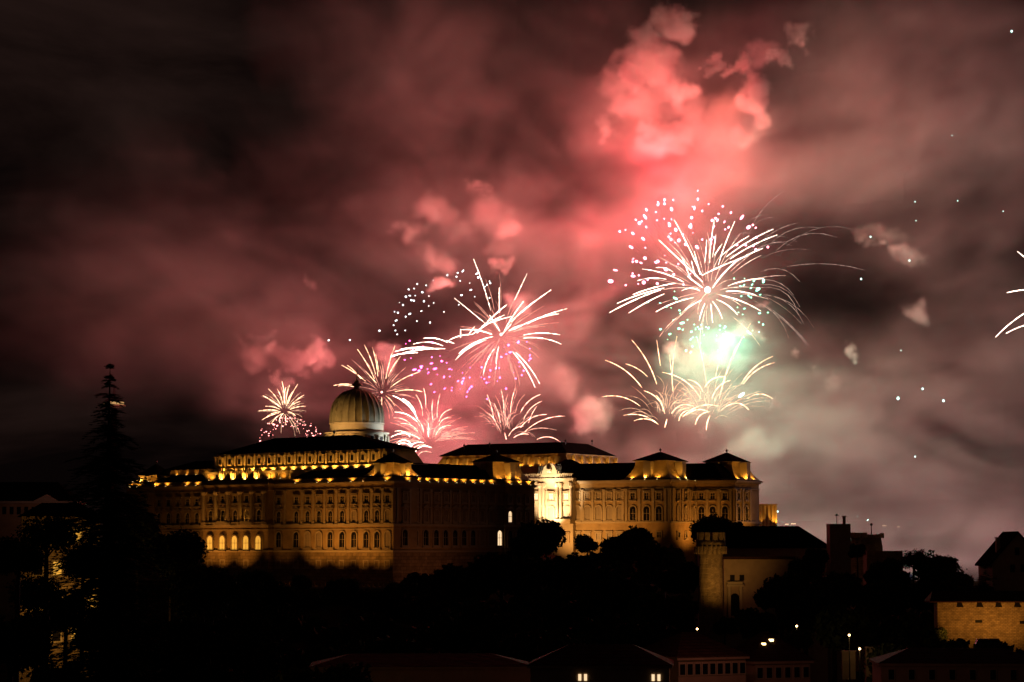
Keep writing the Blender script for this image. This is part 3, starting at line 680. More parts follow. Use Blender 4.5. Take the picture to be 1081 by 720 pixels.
for px_ in (1013, 1034, 1054, 1074, 1094):
    x = rx(px_); b = MB(); b.add([(x - .35, -.03, rz_(635.5)), (x + .35, -.03, rz_(635.5)), (x + .75, -.03, rz_(641)), (x - .55, -.03, rz_(641)), (x - .35, -.001, rz_(635.5)), (x + .35, -.001, rz_(635.5)), (x + .75, -.001, rz_(641)), (x - .55, -.001, rz_(641))],
          [(0, 1, 2, 3), (4, 7, 6, 5), (0, 4, 5, 1), (1, 5, 6, 2), (2, 6, 7, 3), (3, 7, 4, 0)]); b.build('opening', M['glass'], rm)
for px_, py_ in ((1033, 656), (1080, 657)): b = MB(); b.box(rx(px_) - .6, rx(px_) + .6, -.06, -.004, rz_(py_ + 1.5), rz_(py_ - 1.5)); b.build('opening', M['glass'], rm)
for px_, en in ((1006, 800), (1040, 1400), (1075, 2000)):
    q = at(px_, 674, RY - 9); lamp('SPOT', tuple(q), en, (1, .42, .07), None, .4, (q.x, RY, zat(640, RY)), 110, 1, 'rampart_wash')
# parked van roof seen in front of the wall
vq_ = at(1044, 674, 395); vn = empty('parked_van', (vq_.x, 395, vq_.z - 2.2), 0, label='dark van with a pale roof strip parked in front of the amber wall', cat='van')
M['carpaint'] = material('dark_car_paint', (.03, .03, .035), .3, .1, 1, spec=.5); M['pale'] = material('pale_metal', (.6, .5, .55), .5, .1, 1)
b = MB(); b.box(-2.2, 2.2, 0, 1.9, .35, 1.3); b.frus(-2.1, 2.1, .05, 1.85, 1.3, .35, .15, 2.05); b.build('body', M['carpaint'], vn)
b = MB(); b.box(-1.6, 1.6, .0, .5, 2.06, 2.16); b.build('roof_strip', M['pale'], vn)
for x in (-1.4, 1.4):
    b = MB(); b.lathe([(.36, -.1), (.36, .1)], 0, 0, 14); b.v = [(v[0] + x, v[2] + .1, v[1] + .36) for v in b.v]; b.build('wheel', M['iron'], vn)
b = MB(); b.box(-1.5, 1.5, .10, .13, 1.42, 1.85); b.build('window', M['glass'], vn)
# gabled house at the right edge
HY = 470; ha = at(1048, 628, HY); hs = empty('gabled_house', (ha.x, HY, 20), 0, label='dark steep gabled house with a tall chimney at the right edge', cat='house')
hx = lambda px_: at(px_, 600, HY).x - ha.x; hz = lambda py: zat(py, HY) - 20
x0, xm, x1 = 0, hx(1075), hx(1104); zlo, zhi = hz(594), hz(563)
b = MB(); b.add([(x0, 0, 0), (x1, 0, 0), (x1, 0, zlo), (xm, 0, zhi), (x0, 0, zlo), (x0, 14, 0), (x1, 14, 0), (x1, 14, zlo), (xm, 14, zhi), (x0, 14, zlo)],
      [(0, 1, 2, 3, 4), (5, 9, 8, 7, 6), (0, 4, 9, 5), (1, 6, 7, 2), (4, 3, 8, 9), (3, 2, 7, 8)]); b.build('wall', M['plaster'], hs)
b = MB(); t = .35
for (xa, za_, xb, zb2) in ((x0 - .6, zlo - .7, xm, zhi + .05), (xm, zhi + .05, x1 + .6, zlo - .7)):
    b.add([(xa, -.5, za_), (xb, -.5, zb2), (xb, 14.5, zb2), (xa, 14.5, za_), (xa, -.5, za_ + t), (xb, -.5, zb2 + t), (xb, 14.5, zb2 + t), (xa, 14.5, za_ + t)], [(0, 3, 2, 1), (4, 5, 6, 7), (0, 1, 5, 4), (1, 2, 6, 5), (2, 3, 7, 6), (3, 0, 4, 7)])
b.build('roof', M['roof'], hs)
b = MB(); b.box(hx(1055.5), hx(1059.5), 3, 4, zlo, hz(568)); b.box(hx(1055), hx(1060), 2.9, 4.1, hz(568), hz(567)); b.build('chimney', M['plaster'], hs)
for px_, py_ in ((1069, 600), (1080, 600), (1074, 582)): b = MB(); b.box(hx(px_) - .45, hx(px_) + .45, -.06, -.01, hz(py_ + 4), hz(py_ - 4)); b.build('window', M['glass'], hs)

# ------------------------------------------------------------------ town at the foot
def house(px0, px1, pye, pyr, Y, depth, rz, label, zb=20, hip=True, wins=0, dots=(), m='plaster'):
    a, c = at(px0, pye, Y), at(px1, pye, Y); e = empty('town_house', (a.x, Y, zb), rz, label=label, cat='house')
    wd = (c.x - a.x) / math.cos(rz); h = a.z - zb; hr = zat(pyr, Y + depth / 2) - zb
    b = MB(); b.box(0, wd, 0, depth, 0, h); b.build('wall', M[m], e)
    b = MB(); b.frus(-.5, wd + .5, -.5, depth + .5, h, (depth * .4 if hip else .1), depth / 2 + .45, hr); b.build('roof', M['tile'], e)
    b = MB(); b.box(-.35, wd + .35, -.35, depth + .35, h - .35, h - .003); b.build('cornice', M['plaster'], e)
    for k in range(wins):
        x = wd * (k + .5) / wins; b = MB(); b.mat(M['trim']).box(x - .5, x + .5, -.1, 0, h - 2.3, h - .7); b.mat(M['glass']).box(x - .36, x + .36, -.14, -.101, h - 2.15, h - .85); b.build('window', None, e)
    return e, wd, h, depth, hr
hA_ = house(716, 791, 694, 668, 300, 11, R(28), 'town house with a brown hipped roof and a row of small eaves windows', wins=9)
hB_ = house(797, 858, 698, 667, 310, 10, R(20), 'town house with a brown roof and two bright skylights', wins=6)
e, wd, h, dep, hr = hB_
for fx, fy in ((.32, .55), (.5, .68)):
    z = h + (hr - h) * fy; b = MB(); b.box(wd * fx - .25, wd * fx + .25, dep / 2 * fy - .3, dep / 2 * fy + .1, z - .3, z + .22); b.build('skylight', M['lens'] if 'sky' not in M else M['sky'], e)
hC_ = house(560, 706, 702, 680, 284, 12, R(-4), 'long low dark house with two lit windows at the bottom centre', wins=0, hip=True)
e, wd, h, dep, hr = hC_
for px_ in (615, 692):
    x = (at(px_, 716, 284).x - e.location.x) / math.cos(R(-4)); z = zat(716, 284) - 20
    for dx in (-.42, .42): b = MB(); b.box(x + dx * .8 - .17, x + dx * .8 + .17, -.1, -.02, z - .25, z + .5); b.build('window', M['lit_glass'], e)
house(330, 560, 704, 690, 330, 14, R(3), 'long dark tiled roof house left of the bottom centre', wins=0)
house(930, 1100, 700, 684, 320, 12, R(-3), 'wide dark house filling the bottom right corner', wins=8)
lamp('POINT', (at(770, 700, 285).x, 283, zat(700, 285)), 260, (1, .45, .22), None, .6, name='street_glow')
lamp('POINT', (at(745, 655, 330).x, 292, zat(640, 300)), 500, (1, .3, .25), None, .6, name='street_glow')
# street lamps and small lit walls
def street_lamp(px, py, Y, label, e=90):
    p = at(px, py, Y); s = empty('street_lamp', (p.x, Y, p.z - 4.6), 0, label=label, cat='street lamp', group='street lamps at the foot of the hill')
    b = MB(); b.tube([(0, 0, -3), (0, 0, .6), (0, 0, 4.2)], [.12, .1, .05], 6); b.build('post', M['iron'], s)
    b = MB(); b.ball((0, 0, 4.6), .19); b.build('globe', M['bulb'], s, True)
    b = MB(); b.lathe([(.34, 4.84), (.05, 5.05)], 0, 0, 8); b.build('cap', M['iron'], s)
    lamp('POINT', (0, -.75, 4.3), e, (1, .6, .22), s, .15, name='street_lamp'); return s
street_lamp(896.5, 670.5, 400, 'higher lit street lamp standing above the small pale garden wall', 90)
street_lamp(907.5, 685, 395, 'lower lit street lamp standing between two lit garden walls', 90)
street_lamp(841, 661, 430, 'street lamp glowing behind leaves right of the battlemented tower', 160)
street_lamp(736, 664, 440, 'dim street lamp at the foot of the battlemented tower', 8)
for px0, px1, yt, yb, lb in ((889, 903, 688, 698, 'small amber lit garden wall left of the lower lamp'), (914, 937, 684, 695, 'dim garden wall right of the lower lamp')):
    a, c, d = at(px0, yt, 405), at(px1, yt, 405), at(px0, yb, 405)
    e = empty('garden_wall', (a.x, 405, d.z - 3), 0, label=lb, cat='wall'); b = MB(); b.box(0, c.x - a.x, 0, .6, 0, a.z - d.z + 3); b.build('wall', M['plaster'], e)
    b = MB(); b.box(-.1, c.x - a.x + .1, -.1, .7, a.z - d.z + 3, a.z - d.z + 3.15); b.build('coping', M['trim'], e)

# ------------------------------------------------------------------ left side: dark hall roof, lit rampart house, distant tower
LY = 620; p0, p1 = at(-30, 530, LY), at(78, 530, LY)
lh = empty('long_hall', (p0.x, LY, 25), 0, label='long dark roofed hall with a pale pediment at the left edge', cat='building')
hh = lambda py: zat(py, LY) - 25; wd = p1.x - p0.x
b = MB(); b.box(0, wd, 0, 16, 0, hh(531.5)); b.build('wall', M['stone'], lh)
b = MB(); b.box(-.4, wd + .4, -.7, 16.6, hh(531.5), hh(529)); b.build('cornice', M['trim'], lh)
b = MB(); b.frus(-.3, wd + .3, -.2, 16.3, hh(529) + .01, 6, 8, hh(508)); b.build('roof', M['roof'], lh)
xa, xm_, xb = [at(q, 530, LY).x - p0.x for q in (36, 49.5, 62)]
b = MB(); b.add([(xa, -1, hh(529) + .02), (xb, -1, hh(529) + .02), (xm_, -1, hh(522)), (xa, 3, hh(529) + .02), (xb, 3, hh(529) + .02), (xm_, 3, hh(522))], [(0, 1, 2), (3, 5, 4), (0, 2, 5, 3), (1, 4, 5, 2), (0, 3, 4, 1)]); b.build('pediment', M['trim'], lh)
for k in range(14): b = MB(); x = wd * (k + .5) / 14; b.box(x - .5, x + .5, -.08, 0, hh(543), hh(535)); b.build('window', M['glass'], lh)
q = at(45, 522, LY - 25); lamp('SPOT', tuple(q), 900, (1, .42, .38), None, .5, (q.x, LY, hh(528) + 25), 100, 1, 'hall_wash')
# lit house behind leaves
KY = 300; p0 = at(22, 600, KY); kh = empty('rampart_house', (p0.x, KY, 20), R(12), label='tall amber lit house glimpsed through dark leaves at the left', cat='house')
kz = lambda py: zat(py, KY) - 20; kx = lambda q: (at(q, 600, KY).x - p0.x)
b = MB(); b.box(0, kx(104), 0, 10, 0, kz(545)); b.build('wall', M['tower'], kh)
b = MB(); b.frus(-.5, kx(104) + .5, -.5, 10.5, kz(545), 3, 5, kz(530)); b.build('roof', M['roof'], kh)
for q in (40, 60, 80, 97):
    for py in (565, 600, 635, 670): b = MB(); b.mat(M['trim']).box(kx(q) - .75, kx(q) + .75, -.12, 0, kz(py + 9), kz(py - 9)); b.mat(M['gold_glass' if (q + py) % 3 == 0 else 'glass']).box(kx(q) - .5, kx(q) + .5, -.16, -.121, kz(py + 7), kz(py - 7)); b.build('window', None, kh)
for q, py, e in ((84, 560, 120), (85, 610, 160), (55, 650, 260), (80, 665, 160), (110, 700, 90), (30, 690, 40)):
    p = at(q, py, KY - 2.6); lamp('POINT', tuple(p), e * 1.3, (1, .50, .10), None, .4, name='house_lamp')

street_lamp(127, 687, 480, 'small street lamp low under the conifer', 3)
# distant lattice tower with lit gallery behind the conifer
p = at(119, 520, 1300); dt = empty('lookout_tower', (p.x, 1300, 0), 0, label='slender distant tower with a lit gallery behind the tall conifer', cat='tower')
b = MB(); b.tube([(0, 0, 0), (0, 0, zat(432, 1300)), (0, 0, zat(420, 1300))], [3.2, 1.6, 1.2], 12); b.build('shaft', M['roof'], dt)
b = MB(); b.lathe([(3, zat(431, 1300)), (6.3, zat(429, 1300)), (6.3, zat(427.5, 1300)), (3, zat(427.4, 1300))], 0, 0, 24); b.build('gallery', M['trim'], dt)
M['gal'] = glow('gallery_light', (1, .55, .2), .55)
b = MB(); b.lathe([(5.4, zat(427.3, 1300)), (5.4, zat(424.5, 1300))], 0, 0, 16); b.build('gallery_light', M['gal'], dt)
b = MB(); b.lathe([(6, zat(424.4, 1300)), (1, zat(418, 1300)), (.3, zat(405, 1300))], 0, 0, 16); b.build('cap', M['roof'], dt)

# ------------------------------------------------------------------ vegetation
def leaf_crown(seed, n=5200, lobes=14, leaf=.5, squash=.85, R0=5.0):
    r = np.random.default_rng(seed); vs = []; 
    cs = [np.array([0, 0, R0 * .9])] + [np.array([math.cos(a) * R0 * .55, math.sin(a) * R0 * .55, R0 * (.55 + .75 * r.random())]) for a in r.random(lobes) * 6.28]
    rs = [R0 * .62] + [R0 * (.32 + .22 * r.random()) for _ in range(lobes)]
    out = np.zeros((n, 4, 3))
    for i in range(n):
        j = r.integers(len(cs)); d = r.normal(size=3); d /= np.linalg.norm(d)
        rad = rs[j] * (r.random() ** .28) * (1 + .12 * r.normal())
        p = cs[j] + d * rad * np.array([1, 1, squash]); a = r.normal(size=3); a /= np.linalg.norm(a); b_ = np.cross(a, r.normal(size=3)); b_ /= np.linalg.norm(b_)
        s = leaf * (.5 + r.random()); out[i] = [p - a * s, p - b_ * s * .6, p + a * s, p + b_ * s * .6]
    me = bpy.data.meshes.new('crown'); me.from_pydata(out.reshape(-1, 3).tolist(), [], [(4 * i, 4 * i + 1, 4 * i + 2, 4 * i + 3) for i in range(n)]); me.materials.append(M['leaf']); me.update(); return me
def trunk_mesh(seed, R0=5.0):
    r = random.Random(seed); b = MB().mat(M['bark']); b.tube([(0, 0, -3.5 * R0), (0, 0, -.2 * R0), (.1, .1, R0 * .5), (0, 0, R0 * 1.1)], [R0 * .1, R0 * .08, R0 * .055, R0 * .02], 7)
    for k in range(6):
        a = r.random() * 6.28; b.tube([(0, 0, R0 * (.05 + .08 * k)), (math.cos(a) * R0 * .35, math.sin(a) * R0 * .35, R0 * (.45 + .1 * k)), (math.cos(a) * R0 * .6, math.sin(a) * R0 * .6, R0 * (.75 + .1 * k))], [R0 * .035, R0 * .022, R0 * .008], 5)
    return b.mesh('trunk')
CR = [leaf_crown(s) for s in (1, 2, 3)]; FINE = [leaf_crown(s, 8000, 15, .33) for s in (8, 9, 10)]; TR = [trunk_mesh(s) for s in (1, 2)]
SPARSE = leaf_crown(15, 4200, 20, .28, .95)
def tree(px, pytop, wpx, Y, label, group=None, fine=False, me=None, cat='tree'):
    """crown wpx wide in the photo, its top at pytop"""
    p = at(px, pytop, Y); rad = (at(px + wpx / 2, pytop, Y).x - p.x); s = rad / 5.0
    i = random.randrange(1000); o = empty('leafy_tree', (p.x, Y, p.z - 9.0 * s), random.random() * 6.28, label=label, cat=cat, group=group)
    o.scale = (s, s, s)
    link('crown', me or (FINE if fine else CR)[i % 3], o); link('trunk', TR[i % 2], o); return o
tree(568, 543, 62, 640, 'round dark tree standing in front of the bright white portal', fine=True)
tree(620, 563, 26, 640, 'low dark tree right of the portal tree')
tree(663, 553, 56, 620, 'wide dark domed tree in front of the palace wing')
tree(700, 569, 60, 600, 'low dark tree at the foot of the palace wing pavilion')
tree(752, 541, 50, 570, 'dark pointed tree rising behind the battlemented tower', fine=True)
tree(774, 549, 22, 575, 'small dark tree beside the pointed tree behind the tower')
tree(842, 660, 34, 420, 'leafy tree half lit by the lamp behind it', me=SPARSE)
tree(862, 577, 24, 500, 'small dark tree in front of the pinkish wall'); tree(905, 573, 20, 490, 'slim dark tree in front of the round bastion')
tree(931, 588, 40, 480, 'dark bushy tree below the round bastion'); 
tree(964, 577, 30, 500, 'tall thin crowned tree, leftmost of the pair on the right skyline', me=SPARSE); tree(992, 581, 56, 500, 'broad dark tree, largest on the right skyline', fine=True); tree(1014, 604, 30, 495, 'lower dark tree at the right foot of the broad skyline tree', fine=True)
g1 = 'dark trees covering the castle hillside'
k = 0
for (px, py, wd, Y) in ((455, 600, 60, 660), (492, 590, 64, 650), (530, 580, 60, 650), (575, 582, 70, 610), (625, 578, 70, 610), (470, 640, 90, 600), (530, 625, 90, 580), (600, 612, 90, 560), (660, 590, 80, 570), (700, 620, 80, 540), (640, 640, 90, 520), (720, 590, 50, 570),
                       (240, 622, 70, 640), (290, 632, 60, 640), (345, 650, 60, 640), (400, 650, 70, 630), (320, 606, 22, 672), (372, 626, 26, 655), (300, 680, 110, 560), (420, 690, 110, 540), (520, 690, 120, 500), (800, 640, 46, 500), (825, 600, 60, 505), (850, 620, 60, 480), (880, 600, 60, 470), (895, 635, 70, 440), (960, 640, 70, 440), (925, 610, 60, 470), (970, 612, 40, 480), (820, 680, 50, 440), (950, 675, 70, 405), (1000, 670, 60, 405), (1062, 673, 70, 400), (560, 660, 80, 520), (765, 650, 26, 500), (850, 585, 40, 520), (1030, 615, 40, 470), (985, 660, 30, 415), (968, 612, 34, 512), (990, 610, 50, 490), (945, 600, 40, 500),
    (270, 600, 44, 655), (300, 612, 50, 650), (330, 622, 40, 652), (360, 608, 36, 660), (395, 618, 44, 645), (425, 612, 40, 640), (445, 625, 60, 630), (255, 618, 50, 640), (310, 640, 90, 610), (375, 640, 90, 600), (430, 655, 90, 590), (270, 660, 100, 590), (345, 670, 110, 570), (480, 672, 110, 560), (230, 610, 60, 640), (405, 668, 90, 560), (560, 640, 90, 545), (620, 660, 100, 500), (680, 650, 80, 500), (470, 615, 60, 645)):
    tree(px, py, wd, Y, 'dark leafy tree in the black mass of trees on the castle hillside', g1)
g2 = 'dark foreground trees at the left'
for (px, py, wd, Y) in ((182, 556, 70, 300), (215, 592, 80, 290), (146, 536, 44, 310), (255, 640, 90, 280), (20, 560, 60, 250), (12, 640, 90, 230), (170, 640, 130, 220), (200, 690, 120, 220), (60, 690, 60, 230), (340, 690, 120, 300)):
    tree(px, py, wd, Y, 'dark leafy tree in the shadowed foreground left of the palace', g2, fine=True)
for (px, py, wd, Y) in ((50, 535, 64, 280), (88, 570, 50, 275), (70, 620, 60, 270), (96, 655, 40, 265), (40, 600, 60, 272)):
    tree(px, py, wd, Y, 'loose leafed tree with amber lit wall showing through its gaps', 'loose trees before the amber lit house', me=SPARSE)

def conifer(px, pytop, pybase, wpx, Y, label, tiers=26, seed=3, droop=.3, spread=1.9):
    r = random.Random(seed); top = at(px, pytop, Y); bot = at(px, pybase, Y); H = top.z - bot.z; Rm = at(px + wpx / 2, pybase, Y).x - top.x
    o = empty('conifer', tuple(bot), 0, label=label, cat='conifer')
    b = MB(); b.tube([(0, 0, -6), (0, 0, H * .5), (.05, 0, H)], [.02 * H, .012 * H, .01], 8); b.build('trunk', M['bark'], o)
    b = MB().mat(M['needle'])
    for t in range(tiers):
        f = min(1, max(.008, (t + r.uniform(-.9, .9)) / tiers)); z = H * (1 - f * .98); L0 = Rm * min(1, f * spread) ** 1.05 + .12
        for k in range(3 + int(4 * min(1, f * 2))):
            z = H * (1 - f * .98) + r.uniform(-.25, .25) * min(1, 3 * f + .3); a = r.random() * 6.28; L = L0 * r.choice((.45, .6, .75, .9, 1.0, 1.22)); dx, dy = math.cos(a), math.sin(a); nseg = max(4, int(L / .17)); lift = r.uniform(-.12, .30); dr = droop * r.uniform(.4, 1.5)
            for j in range(nseg):
                q = (j + .5) / nseg; x, y = dx * L * q + r.uniform(-.06, .06), dy * L * q + r.uniform(-.06, .06); zz = z + L * (lift * q - dr * q * q) + r.uniform(-.05, .05)
                for s in (-1, 1, r.uniform(-1, 1), r.uniform(-.5, .5)):
                    ln = (.20 + .55 * math.sin(math.pi * min(1, .18 + q * .8))) * r.uniform(.4, 1.25) * min(1.0, .3 + L / 3); ex, ey = -dy * s * ln + dx * ln * .8, dx * s * ln + dy * ln * .8
                    wv = r.uniform(.04, .11); dz = -r.uniform(.0, .5) * ln
                    b.add([(x - dx * wv, y - dy * wv, zz), (x + ex, y + ey, zz + dz), (x + dx * wv, y + dy * wv, zz - .07)], [(0, 1, 2)])
    me = bpy.data.meshes.new('branches'); me.from_pydata(b.v, [], b.f); me.materials.append(M['needle']); me.update(); link('branches', me, o)
    return o
conifer(110, 383, 760, 128, 150, 'tall dark ragged conifer with drooping branches at the left', 110, 3, .45, 1.9)
conifer(1041, 597, 640, 34, 460, 'small dark conifer left of the gabled house', 22, 5, .3)
conifer(168, 470, 640, 60, 260, 'shorter dark conifer half hidden behind the tall cedar', 24, 9, .2, .4) if False else None

# ------------------------------------------------------------------ far city lights on the hills
M['cityb'] = glow('far_city_light', (1, .66, .36), 2.6)
for i, (px, py, wd) in enumerate(((831, 553.5, 3), (838, 553, 4), (934, 555, 3.5), (959, 559.5, 2), (966, 559, 2), (974, 559.5, 2), (983, 558, 1.5), (1018, 557.5, 7), (1030, 558, 2), (949, 556, 1.5))):
    Yc = 6000; p = at(px, py, Yc); s = .5 * wd * Yc / FPX; zg = ground_z(p.x, Yc)
    e = empty('far_building', (p.x, Yc, min(zg, p.z - 6)), 0, label='tiny lit building far off on the skyline beyond the smoke', cat='building', group='lit buildings far across the river')
    hz_ = p.z - e.location.z; b = MB(); b.box(-s * 1.1, s * 1.1, 0, 20, 0, hz_ - 1); b.build('wall', M['roof'], e)
    b = MB(); b.box(-s, s, -1, 19, hz_ - .9, hz_ + 1.3); b.build('lit_floor', M['cityb'], e)


# ================================================================== smoke
SMX = dict(x0=-520, x1=420, y0=900, y1=1420, z0=2, z1=440)
def volume_mat(name, dens, col=(1, 1, 1), attr=False, step=1.0, aniso=0.0):
    m = bpy.data.materials.new(name); m.use_nodes = True; n = m.node_tree; n.nodes.clear()
    o = n.nodes.new('ShaderNodeOutputMaterial'); v = n.nodes.new('ShaderNodeVolumePrincipled')
    v.inputs['Color'].default_value = tuple(col) + (1,); v.inputs['Density'].default_value = dens
    v.inputs['Anisotropy'].default_value = aniso; v.inputs['Density Attribute'].default_value = 'density' if attr else ''
    n.links.new(v.outputs[0], o.inputs['Volume']); return m
M['smoke'] = volume_mat('drifting_smoke', 1.0, (.94, .89, .94), attr=True)
BL = [  # px, py, Y, rx(px), rz(px), ry(m), density
    (690, 190, 1120, 230, 220, 170, .0050), (740, 120, 1120, 110, 90, 90, .0040), (560, 370, 1130, 190, 150, 150, .0045), (480, 445, 1120, 150, 90, 110, .0065),
    (760, 400, 1090, 110, 90, 90, .0055), (860, 480, 1150, 240, 170, 170, .0050), (1010, 520, 1150, 210, 180, 170, .0050),
    (950, 130, 1150, 320, 220, 170, .0036), (1060, 330, 1150, 150, 200, 150, .0026), (330, 370, 1130, 190, 120, 120, .0030),
    (300, 430, 1130, 120, 60, 90, .0030), (250, 250, 1150, 420, 170, 170, .0009), (480, 250, 1150, 200, 130, 120, .0032), (480, 90, 1150, 330, 150, 150, .0016), (140, 330, 1150, 260, 130, 150, .0016), (640, 520, 1130, 300, 90, 130, .0030), (752, 345, 1070, 95, 75, 55, .0130), (980, 600, 1100, 260, 90, 150, .0070), (790, 560, 1080, 160, 60, 110, .0040)]
HOLES = [(855, 300, 95, 45, .85), (395, 320, 45, 28, .5), (170, 480, 170, 45, .9), (230, 190, 260, 36, .75), (90, 30, 330, 90, .8), (470, 345, 70, 14, .45), (800, 30, 100, 26, .5), (960, 290, 90, 22, .5), (560, 130, 120, 16, .4), (300, 90, 220, 70, .65), (120, 200, 180, 90, .6), (330, 200, 160, 26, .5), (420, 160, 140, 18, .45)]
def build_smoke():
    ng = bpy.data.node_groups.new('smoke_field', 'GeometryNodeTree')
    ng.interface.new_socket('Geometry', in_out='INPUT', socket_type='NodeSocketGeometry'); ng.interface.new_socket('Geometry', in_out='OUTPUT', socket_type='NodeSocketGeometry')
    N = ng.nodes; Lk = ng.links.new
    go = N.new('NodeGroupOutput'); vc = N.new('GeometryNodeVolumeCube'); sm = N.new('GeometryNodeSetMaterial'); sm.inputs['Material'].default_value = M['smoke']
    pos = N.new('GeometryNodeInputPosition')
    def math_(op, a, b=None, clamp=False):
        n = N.new('ShaderNodeMath'); n.operation = op; n.use_clamp = clamp
        for i, q in enumerate((a, b)):
            if q is None: continue
            if isinstance(q, (int, float)): n.inputs[i].default_value = q
            else: Lk(q, n.inputs[i])
        return n.outputs[0]
    def vmath(op, a, b):
        n = N.new('ShaderNodeVectorMath'); n.operation = op
        for i, q in enumerate((a, b)):
            if isinstance(q, tuple): n.inputs[i].default_value = q
            elif q is not None: Lk(q, n.inputs[i])
        return n
    def fbm(scale, detail, off, rough=.55, dist=0.0, stretch=(1, 1, 1)):
        v = vmath('MULTIPLY', pos.outputs[0], tuple(q * scale for q in stretch)).outputs[0]; v = vmath('ADD', v, off).outputs[0]
        n = N.new('ShaderNodeTexNoise'); n.inputs['Scale'].default_value = 1; n.inputs['Detail'].default_value = detail; n.inputs['Roughness'].default_value = rough; n.inputs['Distortion'].default_value = dist
        Lk(v, n.inputs['Vector']); return n
    # warped position so that the blob edges billow
    wn = fbm(1 / 70, 4, (3, 7, 1)); wv = vmath('SUBTRACT', wn.outputs['Color'], (.5, .5, .5)).outputs[0]
    wp = vmath('ADD', pos.outputs[0], vmath('MULTIPLY', wv, (75, 75, 75)).outputs[0]).outputs[0]
    def blob(px, py, Y, rx, rz, ry, ref=0.0):
        p = at(px, py, Y); k = Y / FPX
        v = vmath('SUBTRACT', wp, tuple(p)).outputs[0]; v = vmath('DIVIDE', v, (rx * k, ry, rz * k)).outputs[0]
        l = vmath('LENGTH', v, None).outputs['Value']
        m = N.new('ShaderNodeMapRange'); m.interpolation_type = 'SMOOTHERSTEP'; m.inputs[1].default_value = ref; m.inputs[2].default_value = 1.0; m.inputs[3].default_value = 1; m.inputs[4].default_value = 0
        Lk(l, m.inputs[0]); return m.outputs[0]
    tot = None
    for q in BL:
        b = math_('MULTIPLY', blob(*q[:6]), q[6] * 1.6); tot = b if tot is None else math_('ADD', tot, b)
    n1 = fbm(1 / 85, 6, (11, 3, 5), .60, .5, (.75, .3, 1.9)); n2 = fbm(1 / 30, 5, (1, 9, 2), .62, .9, (.8, .22, 1.3))
    a = N.new('ShaderNodeMapRange'); a.inputs[1].default_value = .40; a.inputs[2].default_value = .64; a.inputs[3].default_value = .15; a.inputs[4].default_value = 2.0; Lk(n1.outputs[0], a.inputs[0])
    b = N.new('ShaderNodeMapRange'); b.inputs[1].default_value = .36; b.inputs[2].default_value = .66; b.inputs[3].default_value = .30; b.inputs[4].default_value = 1.9; Lk(n2.outputs[0], b.inputs[0])
    d = math_('MULTIPLY', math_('MULTIPLY', tot, a.outputs[0]), b.outputs[0])
    for (px, py, rx, rz, am) in HOLES:
        h = math_('MULTIPLY', blob(px, py, 1120, rx, rz, 400), am); d = math_('MULTIPLY', d, math_('SUBTRACT', 1.0, h))
    Lk(d, vc.inputs['Density'])
    vc.inputs['Min'].default_value = (SMX['x0'], SMX['y0'], SMX['z0']); vc.inputs['Max'].default_value = (SMX['x1'], SMX['y1'], SMX['z1'])
    vc.inputs['Resolution X'].default_value = 360; vc.inputs['Resolution Y'].default_value = 60; vc.inputs['Resolution Z'].default_value = 175
    Lk(vc.outputs[0], sm.inputs[0]); Lk(sm.outputs[0], go.inputs[0])
    me = bpy.data.meshes.new('smoke_cloud'); me.materials.append(M['smoke']); o = bpy.data.objects.new('smoke_cloud', me); COL.objects.link(o)
    o.modifiers.new('field', 'NODES').node_group = ng; tag(o, 'vast bank of drifting firework smoke behind the palace', 'smoke', kind='stuff')
build_smoke()
